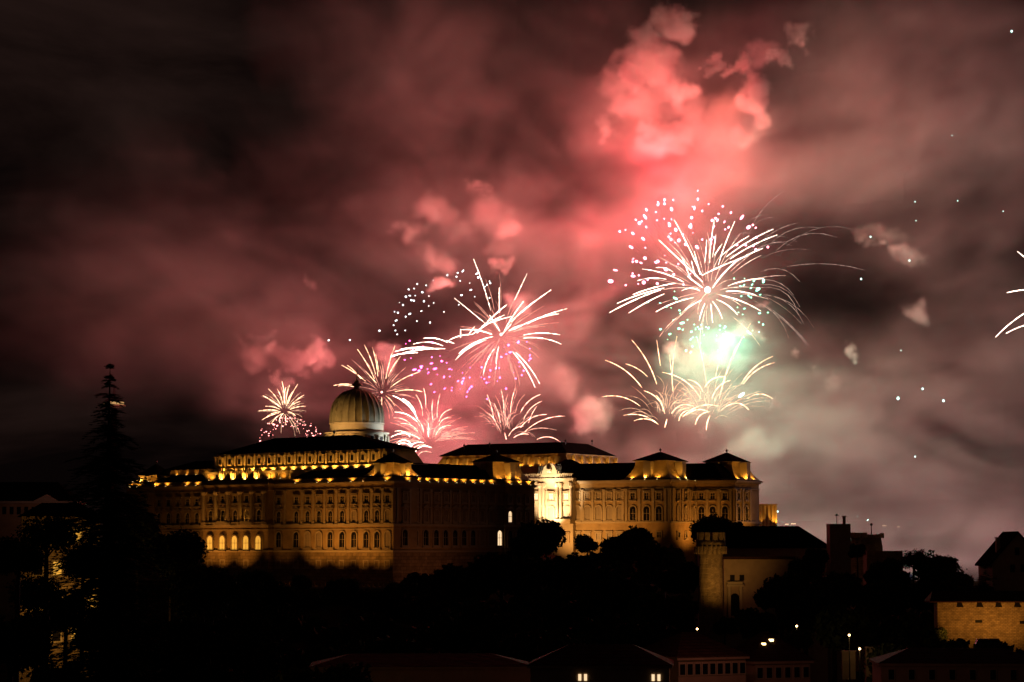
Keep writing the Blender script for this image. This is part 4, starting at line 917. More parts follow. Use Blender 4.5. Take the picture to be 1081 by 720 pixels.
# dense billowing puffs left by single shells: fine density fields, one per cluster
M['puff'] = volume_mat('dense_puff', 1.0, (.97, .92, .95), attr=True)
def build_puffs(label, items, vox=1.15):
    ng = bpy.data.node_groups.new('puff_field', 'GeometryNodeTree')
    ng.interface.new_socket('Geometry', in_out='INPUT', socket_type='NodeSocketGeometry'); ng.interface.new_socket('Geometry', in_out='OUTPUT', socket_type='NodeSocketGeometry')
    N = ng.nodes; Lk = ng.links.new
    go = N.new('NodeGroupOutput'); vc = N.new('GeometryNodeVolumeCube'); sm = N.new('GeometryNodeSetMaterial'); sm.inputs['Material'].default_value = M['puff']
    pos = N.new('GeometryNodeInputPosition').outputs[0]
    def ma(op, a, b=None, c=None):
        n = N.new('ShaderNodeMath'); n.operation = op
        for i, q in enumerate((a, b, c)):
            if q is None: continue
            if isinstance(q, (int, float)): n.inputs[i].default_value = q
            else: Lk(q, n.inputs[i])
        return n.outputs[0]
    def vm(op, a, b):
        n = N.new('ShaderNodeVectorMath'); n.operation = op
        for i, q in enumerate((a, b)):
            if isinstance(q, tuple): n.inputs[i].default_value = q
            elif q is not None: Lk(q, n.inputs[i])
        return n
    tx = N.new('ShaderNodeTexNoise'); tx.inputs['Scale'].default_value = 1 / 17; tx.inputs['Detail'].default_value = 6; tx.inputs['Roughness'].default_value = .6; Lk(pos, tx.inputs['Vector'])
    w1 = vm('MULTIPLY', vm('SUBTRACT', tx.outputs['Color'], (.5, .5, .5)).outputs[0], (30, 30, 30)).outputs[0]; wp = vm('ADD', pos, w1).outputs[0]
    vo = N.new('ShaderNodeTexVoronoi'); vo.inputs['Scale'].default_value = 1 / 7.5; Lk(wp, vo.inputs['Vector'])
    vb = ma('MULTIPLY', ma('SUBTRACT', vo.outputs['Distance'], .45), 6.0)        # metres in or out
    dens = None; lo = [1e9] * 3; hi = [-1e9] * 3
    for (px, py, r_, sx, sz, kind, Y) in items:
        c = at(px, py, Y); Rm = r_ * Y / FPX
        for a in range(3):
            e = Rm * (sx, 1, sz)[a] * 1.25 + 7; lo[a] = min(lo[a], c[a] - e); hi[a] = max(hi[a], c[a] + e)
        l = vm('LENGTH', vm('DIVIDE', vm('SUBTRACT', wp, tuple(c)).outputs[0], (sx, 1, sz)).outputs[0], None).outputs['Value']
        l = ma('ADD', l, vb)
        m = N.new('ShaderNodeMapRange'); m.interpolation_type = 'SMOOTHSTEP'; Lk(l, m.inputs[0])
        soft = .55 if kind == 'puff' else .85
        m.inputs[1].default_value = Rm * (1 - soft); m.inputs[2].default_value = Rm * 1.05; m.inputs[3].default_value = {'puff': 1.35, 'puff_thin': .7}[kind] / max(Rm, 4) ; m.inputs[4].default_value = 0
        dens = m.outputs[0] if dens is None else ma('MAXIMUM', dens, m.outputs[0])
    Lk(dens, vc.inputs['Density']); vc.inputs['Min'].default_value = lo; vc.inputs['Max'].default_value = hi
    for a, q in enumerate('XYZ'): vc.inputs['Resolution ' + q].default_value = max(8, int((hi[a] - lo[a]) / vox))
    Lk(vc.outputs[0], sm.inputs[0]); Lk(sm.outputs[0], go.inputs[0])
    me = bpy.data.meshes.new('smoke_puffs'); me.materials.append(M['puff']); o = bpy.data.objects.new('smoke_puffs', me); COL.objects.link(o)
    o.modifiers.new('field', 'NODES').node_group = ng; tag(o, label, 'smoke puffs', kind='stuff')
PF = [(690, 66, 32, 1.05, .9, 'puff', 'largest salmon billow of the smoke column under the top edge'), (712, 26, 22, 1.15, .8, 'puff', 'rounded billow at the very top of the red column'),
      (757, 72, 10, 1, 1, 'puff', 'small round puff between the two red billows'), (797, 95, 19, .9, 1.25, 'puff', 'upright red billow at the right of the column'),
      (770, 128, 44, 1.3, .75, 'puff_thin', 'wide glowing smoke bank above the highest burst'), (720, 95, 20, 1, .8, 'puff', 'low puff at the centre of the red column'),
      (648, 92, 22, .9, 1.1, 'puff_thin', 'faint red puff at the left of the column'), (637, 125, 13, 1, 1, 'puff_thin', 'small dim puff lowest at the left of the column'),
      (805, 55, 22, 1.4, .7, 'puff_thin', 'drawn out puff reaching right from the column top'), (845, 40, 14, 1, 1.1, 'puff_thin', 'curled end puff right of the column top'), (672, 110, 26, 1.2, .6, 'puff_thin', 'dim layered puff under the largest billow'),
      (330, 302, 9, 1.2, .8, 'puff_thin', 'lone small puff floating above the left bursts'), (280, 348, 13, 1.35, .6, 'puff', 'flat topped puff over the leftmost burst'),
      (268, 380, 20, 1, .9, 'puff_thin', 'dim puff at the far left of the puffs'), (302, 376, 18, 1.3, .7, 'puff', 'middle puff of the left trio'), (328, 368, 16, 1.1, .9, 'puff', 'right puff of the left trio'), (296, 402, 10, .8, 1.2, 'puff', 'small puff directly above the leftmost burst'),
      (418, 238, 12, 1, 1, 'puff_thin', 'dim round puff high above the dome'), (470, 303, 14, 1.1, .8, 'puff', 'bright yellowish puff among the white sparks'), (530, 286, 9, 1.1, .8, 'puff', 'small orange puff right of the white sparks'),
      (462, 225, 26, 1.2, .8, 'puff_thin', 'hazy reddish puff upper left of the middle'), (515, 228, 30, 1.2, .8, 'puff_thin', 'hazy reddish puff upper right of the middle'), (525, 266, 22, 1.1, .7, 'puff_thin', 'hazy puff over the long white streaks'), (460, 275, 24, 1.1, .7, 'puff_thin', 'hazy puff over the white sparks'),
      (596, 405, 22, 1.2, .9, 'puff_thin', 'pink billow right of the lowest pink burst'), (625, 440, 24, 1.1, 1, 'puff_thin', 'dull pink billow above the far black roof'), (408, 376, 14, .9, 1.1, 'puff', 'orange puff just above the burst by the dome'), (485, 410, 9, 1, .8, 'puff', 'tiny pink puff amid the magenta sparks'),
      (547, 322, 15, 1.2, .8, 'puff_thin', 'pink puff lit by the long white streaks'),
      (925, 252, 20, 1.4, .6, 'puff_thin', 'long pinkish puff in the right sky'), (960, 272, 20, 1.5, .35, 'puff_thin', 'trailing tail of the long right puff'), (968, 330, 16, 1, 1, 'puff_thin', 'single round pink puff in the right sky'),
      (806, 322, 8, 1, 1.1, 'puff', 'bright small puff right of the green sparks'), (792, 350, 15, 1, 1, 'puff', 'green lit puff under the small bright one'), (730, 385, 22, 1.2, .8, 'puff', 'largest mint green puff under the white burst'), (765, 375, 20, 1.1, .9, 'puff', 'mint green puff right of the largest one'), (708, 375, 13, 1, 1, 'puff', 'mint green puff at the left of the green glow'),
      (843, 382, 6, 1, 1, 'puff', 'leftmost tiny pale puff of the right row'), (857, 388, 8, 1, 1, 'puff_thin', 'second tiny pale puff of the right row'), (880, 404, 10, 1.1, .9, 'puff_thin', 'largest pale puff of the right row'), (900, 371, 7, 1, 1, 'puff', 'highest pale puff of the right row'), (740, 455, 8, 1, 1, 'puff', 'small grey puff under the lower golden trails'), (822, 425, 7, 1, 1, 'puff', 'small grey puff at the right of the golden trails'),
      (745, 425, 34, 1.3, .8, 'puff_thin', 'greyish billow behind the golden trails'), (870, 450, 42, 1.2, .8, 'puff_thin', 'soft grey billow low in the right smoke'), (800, 470, 36, 1.2, .7, 'puff_thin', 'soft grey billow above the right wing')]

PF += [(q[0], q[1], q[2], q[3], q[4], q[5], '') for q in ((680, 45, 20, 1, 1, 'puff'), (702, 82, 20, 1.1, .8, 'puff'), (664, 78, 16, 1, 1, 'puff'), (730, 112, 26, 1.3, .7, 'puff_thin'), (795, 118, 16, .9, 1.1, 'puff'), (760, 148, 40, 1.5, .5, 'puff_thin'), (725, 140, 24, 1.2, .7, 'puff'), (785, 140, 20, 1.2, .7, 'puff'), (655, 110, 14, 1, .8, 'puff_thin'), (690, 130, 16, 1.2, .7, 'puff_thin'), (780, 68, 12, 1.4, .7, 'puff'), (822, 60, 10, 1.3, .8, 'puff'), (850, 45, 8, .9, 1.2, 'puff'), (640, 140, 12, 1.2, .7, 'puff_thin'), (700, 150, 22, 1.6, .5, 'puff_thin'),
    (440, 245, 14, 1.1, .8, 'puff_thin'), (490, 250, 18, 1.2, .7, 'puff_thin'), (540, 240, 16, 1, .9, 'puff_thin'), (505, 205, 14, 1.1, .8, 'puff_thin'), (262, 365, 9, 1, .8, 'puff_thin'), (285, 362, 10, 1.2, .7, 'puff'), (315, 384, 10, 1.2, .8, 'puff'), (340, 380, 10, 1, .9, 'puff_thin'), (905, 248, 10, 1.2, .7, 'puff_thin'), (940, 262, 12, 1.4, .6, 'puff_thin'))]
ZONES = [('red billowing smoke column above the highest burst', (600, 880, 0, 170)), ('small salmon puffs over the leftmost burst', (240, 345, 290, 420)), ('hazy puffs above the middle bursts', (400, 560, 200, 335)),
         ('pink billows low in the middle', (400, 640, 336, 460)), ('mint lit puffs below the white burst', (700, 820, 310, 400)), ('long pinkish puffs in the right sky', (900, 1000, 240, 345)), ('small pale puffs and soft billows of the lower right smoke', (700, 912, 355, 480))]
done = set()
for lb, (xa, xb, ya, yb) in ZONES:
    it = []
    for i, (px, py, r_, sx, sz, mt, _) in enumerate(PF):
        if i in done or not (xa <= px <= xb and ya <= py <= yb): continue
        done.add(i); it.append((px, py, r_, sx, sz, mt, 1075 + 12 * ((i * 7) % 5 - 2)))
    if it: build_puffs(lb, it)

# ================================================================== fireworks
FY = 1060; PXM = FY / FPX
M['trail_white'] = glow('white_hot_trail', (1, .74, .58), 6.5); M['trail_gold'] = glow('gold_trail', (1, .56, .32), 3.8); M['trail_rose'] = glow('rose_trail', (1, .42, .30), 4.2)
M['spark_red'] = glow('pinkish_spark', (1, .26, .36), 9); M['spark_mag'] = glow('magenta_spark', (1, .10, .42), 12); M['spark_green'] = glow('green_spark', (.22, 1, .62), 7)
M['spark_white'] = glow('bluish_white_spark', (.85, 1, 1), 5.5); M['spark_pink'] = glow('rosy_spark', (1, .30, .28), 6); M['spark_mint'] = glow('mint_spark', (.6, 1, .9), 3.5)
M['faint_red'] = glow('faint_red_trail', (1, .25, .22), .42); M['faint_green'] = glow('faint_green_trail', (.35, .75, .5), .35); M['faint_mag'] = glow('faint_magenta_trail', (.8, .12, .25), .35); M['glow_wisp'] = glow('glowing_smoke_trail', (.9, .6, .5), .7)
M['core'] = glow('burst_core', (1, .9, .8), 4.0); M['core_rose'] = glow('rose_core', (1, .6, .5), 3.0)
def burst(px, py, label):
    p = at(px, py, FY); return empty('firework', tuple(p), 0, label=label, cat='firework', group='fireworks bursting over the palace'), p
def trail(e, p, x0, y0, x1, y1, bend=0.0, w=1.0, m='trail_white', depth=None, taper='both', n=8):
    dp = random.uniform(-1, 1) if depth is None else depth
    L = math.hypot(x1 - x0, y1 - y0); dpm = dp * L * .5 * PXM
    nx, ny = (y1 - y0) / max(L, 1), -(x1 - x0) / max(L, 1)
    if ny > 0: nx, ny = -nx, -ny
    pts = []; rad = []
    for i in range(n + 1):
        t = i / n; q = 4 * t * (1 - t) * bend; x = x0 + (x1 - x0) * t + nx * q; y = y0 + (y1 - y0) * t + ny * q
        pts.append(at(x, y, FY + dpm * t) - p)
        wr = {'both': math.sin(math.pi * min(1, max(0, .12 + .8 * t))) ** .6, 'out': .25 + .75 * t if t < .97 else .5, 'thin': .6}[taper]
        rad.append(w * .145 * wr * (1 + .25 * math.sin(t * 23 + x1)))
    b = MB(); b.tube(pts, rad, 5); return b.build('trail', M[m], e, True)
def spark(e, p, x, y, r=1.0, m='spark_red', dY=0.0):
    key = ('spark', m)
    if key not in WM:
        b = MB().mat(M[m]); b.ball((0, 0, 0), 1, 7, 5); WM[key] = b.mesh('spark', True)
    o = link('spark', WM[key], e, tuple(at(x, y, FY + dY) - p)); q = random.choice((.55, .75, .9, 1.15)); o.scale = (r * .29 * q, r * .29 * q, r * .29 * q * random.choice((1, 1, 1.5, 2.6)))
    if o.location.length > 1: o.rotation_euler = o.location.to_track_quat('Z', 'Y').to_euler()
    return o
def light(e, dx, dy, pw, col, dY=-25, r=6):
    return lamp('POINT', (dx * PXM, dY, -dy * PXM), pw, col, e, r, name='burst')
K = 6.2e4
M['fine_white'] = glow('fine_white_trail', (1, .66, .52), 2.4); M['fine_rose'] = glow('fine_rose_trail', (1, .45, .32), 1.5); M['fine_gold'] = glow('fine_gold_trail', (1, .60, .36), 1.5)
def fine(e, p, cx, cy, R0, n, m, a0=0.0, a1=6.283, inner=.12, bend=1.5, w=.55, sag=0.0, seed=1):
    r = random.Random(seed)
    for _ in range(n):
        a = r.uniform(a0, a1); z = r.uniform(-.85, .85); q = math.sqrt(1 - z * z); L = R0 * r.uniform(.55, 1.05) * q; i0 = r.uniform(inner, .5)
        x0, y0 = cx + math.cos(a) * L * i0, cy - math.sin(a) * L * i0; x1, y1 = cx + math.cos(a) * L, cy - math.sin(a) * L + sag * q
        trail(e, p, x0, y0, x1, y1, bend * r.uniform(.3, 1.4), w * r.uniform(.5, 1.2), m, z, 'both', 5)
# 1 the great white burst
e, p = burst(747, 306, 'great white burst with long straight streaks, highest of all')
Z8 = lambda x, y: (620 + x / 4.914, 190 + y / 4.914)
for (a, b_, c, d, bn, wd) in [(600, 530, 370, 310, 0, 1.3), (590, 490, 450, 205, 1, 1.2), (585, 490, 555, 370, 0, 1), (540, 520, 490, 400, 0, .9), (610, 430, 620, 310, 0, .9), (635, 430, 660, 205, 1, .9), (650, 400, 668, 280, 0, .9), (680, 440, 765, 215, 1, 1),
                   (660, 390, 700, 330, 0, .8), (700, 390, 840, 290, 1, 1), (720, 400, 965, 255, 2, 1.1), (740, 410, 985, 285, 2, 1.1), (595, 495, 830, 395, 1, 1.5), (650, 560, 800, 400, 2, 1.5), (760, 430, 910, 355, 1, 1.2), (500, 530, 285, 462, 2.5, 1.0), (445, 478, 355, 455, 2, .8),
                   (410, 515, 260, 522, 2, .9), (460, 535, 235, 595, 1.5, 1.2), (400, 560, 155, 640, 1.5, 1.3), (380, 570, 115, 688, 1.5, 1.3), (400, 590, 215, 690, 1, 1.1), (585, 575, 490, 575, 3, 1), (550, 610, 355, 685, 2, 1.1), (590, 625, 490, 688, 1, 1), (730, 550, 915, 512, 2, 1), (720, 578, 880, 600, 2, 1),
                   (700, 600, 900, 680, 2, 1.1), (670, 620, 780, 700, 2, 1.1), (650, 630, 700, 720, 1, 1), (600, 560, 520, 500, 0, 1.2), (560, 500, 540, 420, 0, .8), (610, 640, 580, 730, .5, .9), (640, 640, 650, 740, 0, .8)]:
    trail(e, p, *Z8(a, b_), *Z8(c, d), bn, wd)
b = MB(); b.ball((0, 0, 0), 1.4, 12, 8); b.build('core', M['core'], e, True); fine(e, p, 747, 306, 82, 38, 'fine_white', bend=2, seed=5); fine(e, p, 760, 290, 150, 26, 'glow_wisp', -.7, 1.3, .45, 9, .5, 14, 41)  # outer grey strands are smoke wisps given a glow of their own
light(e, 0, 0, .3 * K, (1, .55, .45))
# 2 red hemisphere of sparks
e, p = burst(728, 300, 'wide dome of pinkish sparks on a red glow around the great white burst')
r = random.Random(4); cnt = 0
while cnt < 99:
    a = r.random() * 2 * math.pi; z = r.uniform(-1, 1); ph = math.sqrt(1 - z * z); X, Zv, Dv = ph * math.cos(a), ph * math.sin(a), z
    if Zv < -.02 or (X > .15 and Zv < .35): continue
    f = r.uniform(.86, 1.04); x, y = 727 + 91 * X * f, 300 - 96 * Zv * f; spark(e, p, x, y, r.uniform(.9, 2.2), 'spark_red', Dv * 38).scale *= 1.2
    if cnt < 60: trail(e, p, 727 + 91 * X * .45, 306 - 96 * Zv * .40, x, y, 1, .35, 'faint_red', 0, 'thin', 3)
    cnt += 1
light(e, -45, -55, 5.4 * K, (1, .055, .085), -15); light(e, -85, 5, 2.6 * K, (1, .05, .08), -20); light(e, -45, -115, 3.6 * K, (1, .06, .07), -20); light(e, 30, -75, 4.6 * K, (1, .07, .06), -50); light(e, -95, -20, 3.2 * K, (1, .05, .06), -40); light(e, -60, -150, 1.8 * K, (1, .15, .10), -75); light(e, 30, -160, 1.8 * K, (1, .17, .10), -75); light(e, 90, -110, .8 * K, (1, .3, .22), -60); light(e, -170, -60, .6 * K, (1, .2, .15), -60)
# 3 green sparks
e, p = burst(752, 335, 'cluster of green sparks lighting mint coloured smoke below the white burst')
r = random.Random(9)
for i in range(76):
    a = r.uniform(-.35, math.pi + .25); q = r.uniform(.5, 1.02); x, y = 748 + 66 * math.cos(a) * q, 312 + 62 * math.sin(a) * q
    spark(e, p, x, y, r.uniform(.8, 1.5), 'spark_green', r.uniform(-20, 20)); 
    if i < 30: trail(e, p, 748, 312, x, y, 1, .3, 'faint_green', 0, 'thin', 3)
for (x, y) in ((775, 294), (786, 294), (796, 296), (806, 296), (800, 306), (790, 312)): spark(e, p, x, y, 1.3, 'spark_green')
light(e, -44, 36, 1.9 * K, (.01, 1, .52), -32); light(e, -8, 8, 2.1 * K, (.01, 1, .55), -38); light(e, 30, 28, 1.6 * K, (.02, 1, .58), -38); light(e, 52, -15, .9 * K, (.02, 1, .55), -28); light(e, -10, 62, .4 * K, (.02, 1, .5), -40)
# 4 + 5 golden palms
Z1 = lambda x, y: (600 + x / 2.573, 180 + y / 2.573)
e, p = burst(702, 447, 'left golden palm burst with drooping hooked trails under the green glow')
for (a, b_, c, d, bn, wd) in [(240, 580, 172, 460, 3, 1.1), (200, 590, 100, 515, 4, 1.1), (215, 560, 155, 525, 2, .8), (195, 640, 90, 615, 5, .9), (245, 690, 150, 665, 5, 1.1), (245, 690, 178, 680, 4, 1.1), (250, 530, 240, 460, 0, .8), (283, 600, 295, 450, 2, .7), (360, 620, 255, 548, 6, 1.1), (262, 660, 205, 598, 5, 1.1), (285, 600, 275, 500, 0, .7), (262, 698, 268, 675, 0, 1.4), (280, 660, 340, 640, 5, 1.1), (300, 680, 330, 650, 3, 1.0), (258, 655, 238, 610, 2, .8)]:
    trail(e, p, *Z1(a, b_), *Z1(c, d), bn, wd * 1.1, 'trail_gold')
fine(e, p, 702, 447, 60, 40, 'fine_gold', .35, 2.8, .3, 5, .55, 8, 12); light(e, 0, 0, .12 * K, (.8, .6, .5), -60)
e, p = burst(747, 445, 'right golden palm burst with drooping hooked trails under the green glow')
for (a, b_, c, d, bn, wd) in [(365, 600, 325, 568, 3, 1), (375, 580, 350, 455, 1, .7), (370, 590, 425, 560, 4, 1.2), (410, 620, 460, 470, 2, .8), (415, 600, 495, 415, 3, .8), (470, 580, 555, 505, 4, 1.1), (475, 580, 560, 522, 4, 1.1), (485, 620, 555, 620, 5, 1), (430, 640, 490, 650, 5, 1.2), (310, 670, 410, 640, 6, 1.2), (320, 665, 380, 655, 4, 1.2), (375, 705, 385, 665, 1, 1.4), (345, 690, 385, 655, 4, 1.2), (400, 560, 435, 470, 2, .7), (390, 620, 440, 570, 4, 1)]:
    trail(e, p, *Z1(a, b_), *Z1(c, d), bn, wd * 1.1, 'trail_gold')
spark(e, p, *Z1(470, 610), 2, 'spark_mint'); fine(e, p, 747, 445, 72, 45, 'fine_gold', .35, 2.6, .3, 5, .55, 8, 13); light(e, 10, 0, .08 * K, (1, .70, .60), -60)
# 6 middle white burst
Z6 = lambda x, y: (340 + x / 4.158, 270 + y / 4.158)
e, p = burst(529, 353, 'white burst of long scattered streaks in the middle of the sky')
for (a, b_, c, d, bn, wd) in [(740, 240, 665, 15, 1, .8), (780, 330, 735, 260, 0, 1.3), (720, 300, 580, 185, 0, .6), (778, 250, 778, 140, 0, .9), (845, 195, 900, 78, 0, .6), (840, 280, 1005, 150, 1, 1.1), (830, 290, 940, 195, 1, .9), (800, 330, 885, 200, 1, 1), (830, 330, 1075, 232, 2, 1.1), (900, 300, 1040, 255, 2, .9), (885, 348, 1045, 347, 2, .9), (885, 362, 1050, 388, 3, 1), (835, 420, 935, 578, 2, 1), (850, 425, 955, 562, 2, 1), (775, 400, 765, 495, 1, 1),
                   (755, 410, 707, 525, 2, 1), (720, 370, 585, 458, 3, 1), (750, 355, 600, 430, 3, 1.1), (745, 345, 610, 325, 2, 1.2), (680, 340, 810, 215, 1, 1.2), (660, 345, 800, 260, 1, 1.2), (700, 310, 840, 265, 1, 1), (640, 350, 670, 310, 0, 1), (608, 360, 608, 322, 0, .9), (790, 345, 830, 300, 0, 1.4), (820, 330, 880, 305, 1, 1.2)]:
    trail(e, p, *Z6(a, b_), *Z6(c, d), bn, wd)
b = MB(); b.ball((0, 0, 0), .7, 12, 8); b.build('core', M['core_rose'], e, True); fine(e, p, 529, 353, 66, 50, 'fine_rose', bend=2, seed=6)
light(e, 0, 0, .8 * K, (1, .22, .2))
e, p = burst(485, 363, 'flat white burst flung leftward beside the middle burst')
for (a, b_, c, d, bn, wd) in [(550, 380, 445, 362, 2, 1.2), (530, 370, 450, 362, 1, 1), (530, 395, 400, 388, 3, 1.1), (500, 408, 320, 420, 2, 1.3), (540, 408, 300, 445, 3, 1.5), (510, 410, 345, 410, 2, 1.4), (660, 345, 550, 375, 2, 1), (580, 385, 545, 372, 0, 1.2), (420, 425, 300, 440, 1, 1.6)]:
    trail(e, p, *Z6(a, b_), *Z6(c, d), bn, wd)
light(e, -10, 0, .2 * K, (1, .5, .42))
# 7 magenta dome
e, p = burst(512, 375, 'dome of magenta sparks hanging under the middle white burst')
r = random.Random(21)
for i in range(86):
    a = r.uniform(.05, math.pi - .02); q = r.uniform(.35, 1.0) ** .6; x, y = 495 + 72 * math.cos(a) * q, 360 + 62 * math.sin(a) * q + r.uniform(-12, 4)
    spark(e, p, x, y, r.uniform(.75, 1.35), 'spark_mag', r.uniform(-30, 30))
    if i < 40: trail(e, p, 490 + (x - 490) * .3, 372 + (y - 372) * .3, x, y, 1, .3, 'faint_mag', 0, 'thin', 3)
light(e, 0, 20, 1.2 * K, (1, .07, .17), -30); light(e, -50, 35, .8 * K, (1, .07, .15), -30)
# 8 white-blue sparks
e, p = burst(462, 318, 'loose crescent of bluish white sparks around a yellow puff')
for (x, y) in [(404, 144), (380, 148), (418, 124), (457, 130), (488, 108), (368, 180), (385, 175), (392, 195), (409, 175), (440, 160), (469, 177), (403, 197), (340, 205), (355, 216), (447, 200), (490, 207), (468, 220), (318, 246), (333, 250), (385, 255), (367, 267), (436, 243), (325, 284), (314, 305), (322, 328), (330, 345), (365, 328), (416, 287), (474, 293), (535, 246), (595, 75), (618, 67), (590, 92), (606, 110), (648, 120), (653, 150), (612, 173), (670, 180), (680, 78), (686, 95), (735, 112), (738, 120), (716, 135), (724, 127), (775, 165), (600, 215), (735, 185), (252, 329), (29, 371), (122, 370), (550, 85)]:
    spark(e, p, *Z6(x, y), random.uniform(.8, 1.5), 'spark_white', random.uniform(-15, 15))
light(e, 8, -10, .10 * K, (1, .8, .35), -20, 2)
light(e, -20, -70, .7 * K, (1, .20, .12), -60)
# 9 burst behind the dome
e, p = burst(403, 414, 'rose and gold burst right behind the top of the dome')
for (a, b_, c, d, bn, wd) in [(240, 560, 190, 505, 0, .9), (230, 540, 155, 410, 1, 1), (235, 520, 185, 390, 1, .9), (250, 510, 235, 430, 0, .8), (245, 530, 220, 400, 1, .9), (280, 540, 320, 395, 1, .9), (290, 530, 345, 440, 1, .9), (300, 578, 435, 508, 2, 1), (310, 570, 400, 520, 1, .9), (320, 597, 440, 597, 2, 1), (190, 550, 85, 480, 1, 1.1), (170, 540, 110, 480, 1, .9), (130, 565, 50, 570, 1, 1), (140, 575, 70, 572, 1, .8), (262, 620, 262, 680, 0, .9), (280, 615, 320, 660, 1, .8)]:
    trail(e, p, *Z6(a, b_), *Z6(c, d), bn, wd, 'trail_gold')
b = MB(); b.ball((0, 0, 0), .5, 12, 8); b.build('core', M['core_rose'], e, True); fine(e, p, 403, 414, 46, 45, 'fine_rose', seed=7)
light(e, 0, 0, .7 * K, (1, .16, .15))
# 10 left burst
e, p = burst(300.5, 434, 'small golden burst lowest at the far left of the display')
Z7 = lambda x, y: (260 + x / 4.914, 380 + y / 4.914)
for (c, d) in [(115, 150), (85, 185), (65, 265), (80, 312), (130, 330), (185, 110), (205, 140), (268, 125), (300, 182), (310, 240), (255, 290), (200, 340), (130, 215), (110, 290), (240, 165), (160, 150), (280, 215), (100, 240), (170, 320), (225, 130)]:
    a, b_ = 200 + (c - 200) * .25, 262 + (d - 262) * .25; trail(e, p, *Z7(a, b_), *Z7(c, d), 1, .9, 'trail_gold')
fine(e, p, 300.5, 434, 30, 40, 'fine_gold', seed=8, w=.5); light(e, 0, 0, .4 * K, (1, .22, .14))
# 11 rosy dome sparks
e, p = burst(307, 455, 'low dome of rosy sparks just above the left palace roof')
r = random.Random(31)
for i in range(80):
    a = r.uniform(0, math.pi); q = r.uniform(.3, 1) ** .5; x, y = 306 + 34 * math.cos(a) * q, 466 - 27 * math.sin(a) * q
    spark(e, p, x, y, r.uniform(.6, 1.0), 'spark_pink', r.uniform(-12, 12))
light(e, 0, 0, .5 * K, (1, .15, .14))
# 12 palm right of the dome
e, p = burst(453, 467, 'dense rose white palm burst between the dome and the far black roof')
for (a, b_, c, d, bn, wd) in [(915, 290, 880, 180, 2, 1), (930, 250, 920, 145, 1, 1), (968, 310, 968, 205, 1, 1), (990, 300, 1005, 175, 1, 1), (1000, 320, 1065, 255, 3, 1.1), (1000, 340, 1062, 300, 3, 1), (980, 400, 1060, 340, 4, 1.1), (890, 310, 760, 185, 4, 1.4), (880, 290, 810, 200, 3, 1.4), (900, 340, 770, 270, 4, 1.3), (850, 330, 765, 300, 2, 1.1), (945, 400, 945, 330, 0, 1.3), (900, 410, 750, 400, 5, 1.2), (840, 470, 920, 430, 4, 1.3), (870, 490, 960, 455, 5, 1.2), (860, 440, 780, 430, 4, 1.2), (930, 440, 850, 480, 3, 1.1), (890, 370, 800, 330, 3, 1.1), (860, 450, 760, 460, 5, 1.2), (880, 500, 800, 500, 4, 1.1), (960, 480, 880, 520, 5, 1), (850, 400, 770, 370, 3, 1.2), (920, 380, 880, 300, 2, 1.1)]:
    trail(e, p, *Z7(a, b_), *Z7(c, d), bn, wd, 'trail_rose' if wd < 1.15 else 'trail_white')
fine(e, p, 453, 467, 52, 55, 'fine_rose', .1, 3.3, .15, 4, .7, 5, 14); light(e, -20, -8, 2.0 * K, (1, .24, .22)); light(e, 10, -30, 2.2 * K, (1, .10, .12), -30)
# 13 palm over the far roof
Z2 = lambda x, y: (240 + x / 2.845, 260 + y / 2.845)
e, p = burst(534.5, 463, 'rose gold palm burst fanning up above the far black roof')
for (a, b_, c, d, bn, wd) in [(800, 520, 780, 445, 1, 1.1), (830, 500, 822, 430, 1, 1), (850, 500, 865, 425, 1, 1), (880, 500, 940, 445, 3, 1.2), (890, 520, 945, 465, 3, .9), (810, 540, 780, 500, 2, 1), (880, 545, 960, 505, 4, 1), (890, 560, 1015, 510, 5, .9), (845, 570, 890, 540, 3, 1.2), (930, 580, 1000, 588, 4, .9), (838, 580, 833, 560, 0, 1.6), (820, 530, 800, 470, 1, .8), (905, 530, 930, 480, 1, .8), (860, 575, 905, 565, 2, 1)]:
    trail(e, p, *Z2(a, b_), *Z2(c, d), bn, wd, 'trail_rose')
fine(e, p, 534.5, 463, 58, 40, 'fine_rose', .25, 2.5, .2, 4, .55, 8, 15); light(e, -10, -20, 2.3 * K, (1, .11, .12), -35)
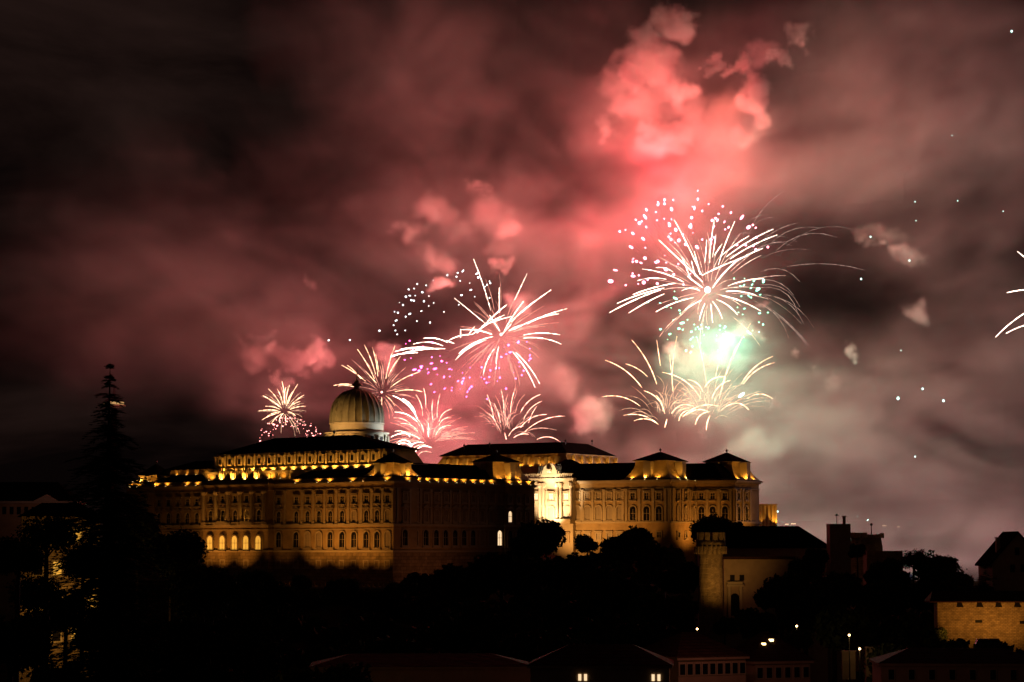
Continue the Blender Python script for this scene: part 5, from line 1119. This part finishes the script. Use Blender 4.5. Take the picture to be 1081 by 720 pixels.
# 14 burst cut off by the right edge
e, p = burst(1118, 318, 'burst of white hooked trails cut off by the right edge')
for q in [(1100, 290, 1074, 265.5, 1), (1100, 307, 1063, 309, 2), (1098, 322, 1051, 356, -3), (1098, 340, 1062, 352, -2), (1130, 280, 1125, 250, 0), (1140, 330, 1175, 350, 3), (1135, 310, 1170, 300, 2)]:
    trail(e, p, q[0], q[1], q[2], q[3], abs(q[4]), 1.3)
light(e, -60, -10, 1.6 * K, (1, .66, .60), -120); light(e, -90, -200, 3.0 * K, (1, .34, .30), -120)  # second lamp is added high above the burst to brighten the upper right smoke
# loose falling embers of the right sky
for (x, y, r_, lb) in [(909, 294.5, 1.3, 'greenish ember above the pair of right hand embers'), (948, 420.5, 2.0, 'brightest pale ember, left of the trio low in the right smoke'), (974, 410.5, 1.4, 'top ember of the trio low in the right smoke'), (996, 423, 1.6, 'right ember of the trio low in the right smoke'), (919, 250, 1.1, 'upper ember on the long pink puff'), (960, 275, 1.3, 'lower ember on the tail of the pink puff'),
                   (966, 213, .7, 'faint ember high in the right sky'), (1011, 212, .7, 'faint ember right of the high faint one'), (1059, 223, .6, 'faint ember nearest the right edge'), (1068, 33, 1.5, 'reddish ember near the top right corner'), (1005, 143, .6, 'faint ember in the upper right red haze'), (966, 482, 1, 'ember hanging low above the round bastion'), (951, 370, .7, 'faint ember above the trio'), (821, 540, 1.1, 'white ember beside the end of the right wing'), (967, 233, .6, 'faint ember under the high faint one')]:
    pe = at(x, y, FY); o = link('ember', bpy.data.meshes.get('ember') or MB().mat(M['spark_mint']).ball((0, 0, 0), .30, 7, 5).mesh('ember', True), None, pe); o.scale = (r_, r_, r_ * 1.2); tag(o, lb, 'ember', 'loose embers drifting in the right sky')
# unseen lamps added in front of the lower right smoke to brighten it
e, p = burst(905, 560, 'two pale sparks with unseen lamps added to light the grey smoke behind the right bastions')
spark(e, p, 916, 549, 1.2, 'spark_mint'); spark(e, p, 905, 545, .7, 'spark_mint')
light(e, -60, -90, 3.5 * K, (1, .71, .69), -130); light(e, 60, -110, 3.0 * K, (1, .60, .60), -140); light(e, 110, -10, 1.2 * K, (1, .46, .62), -120)
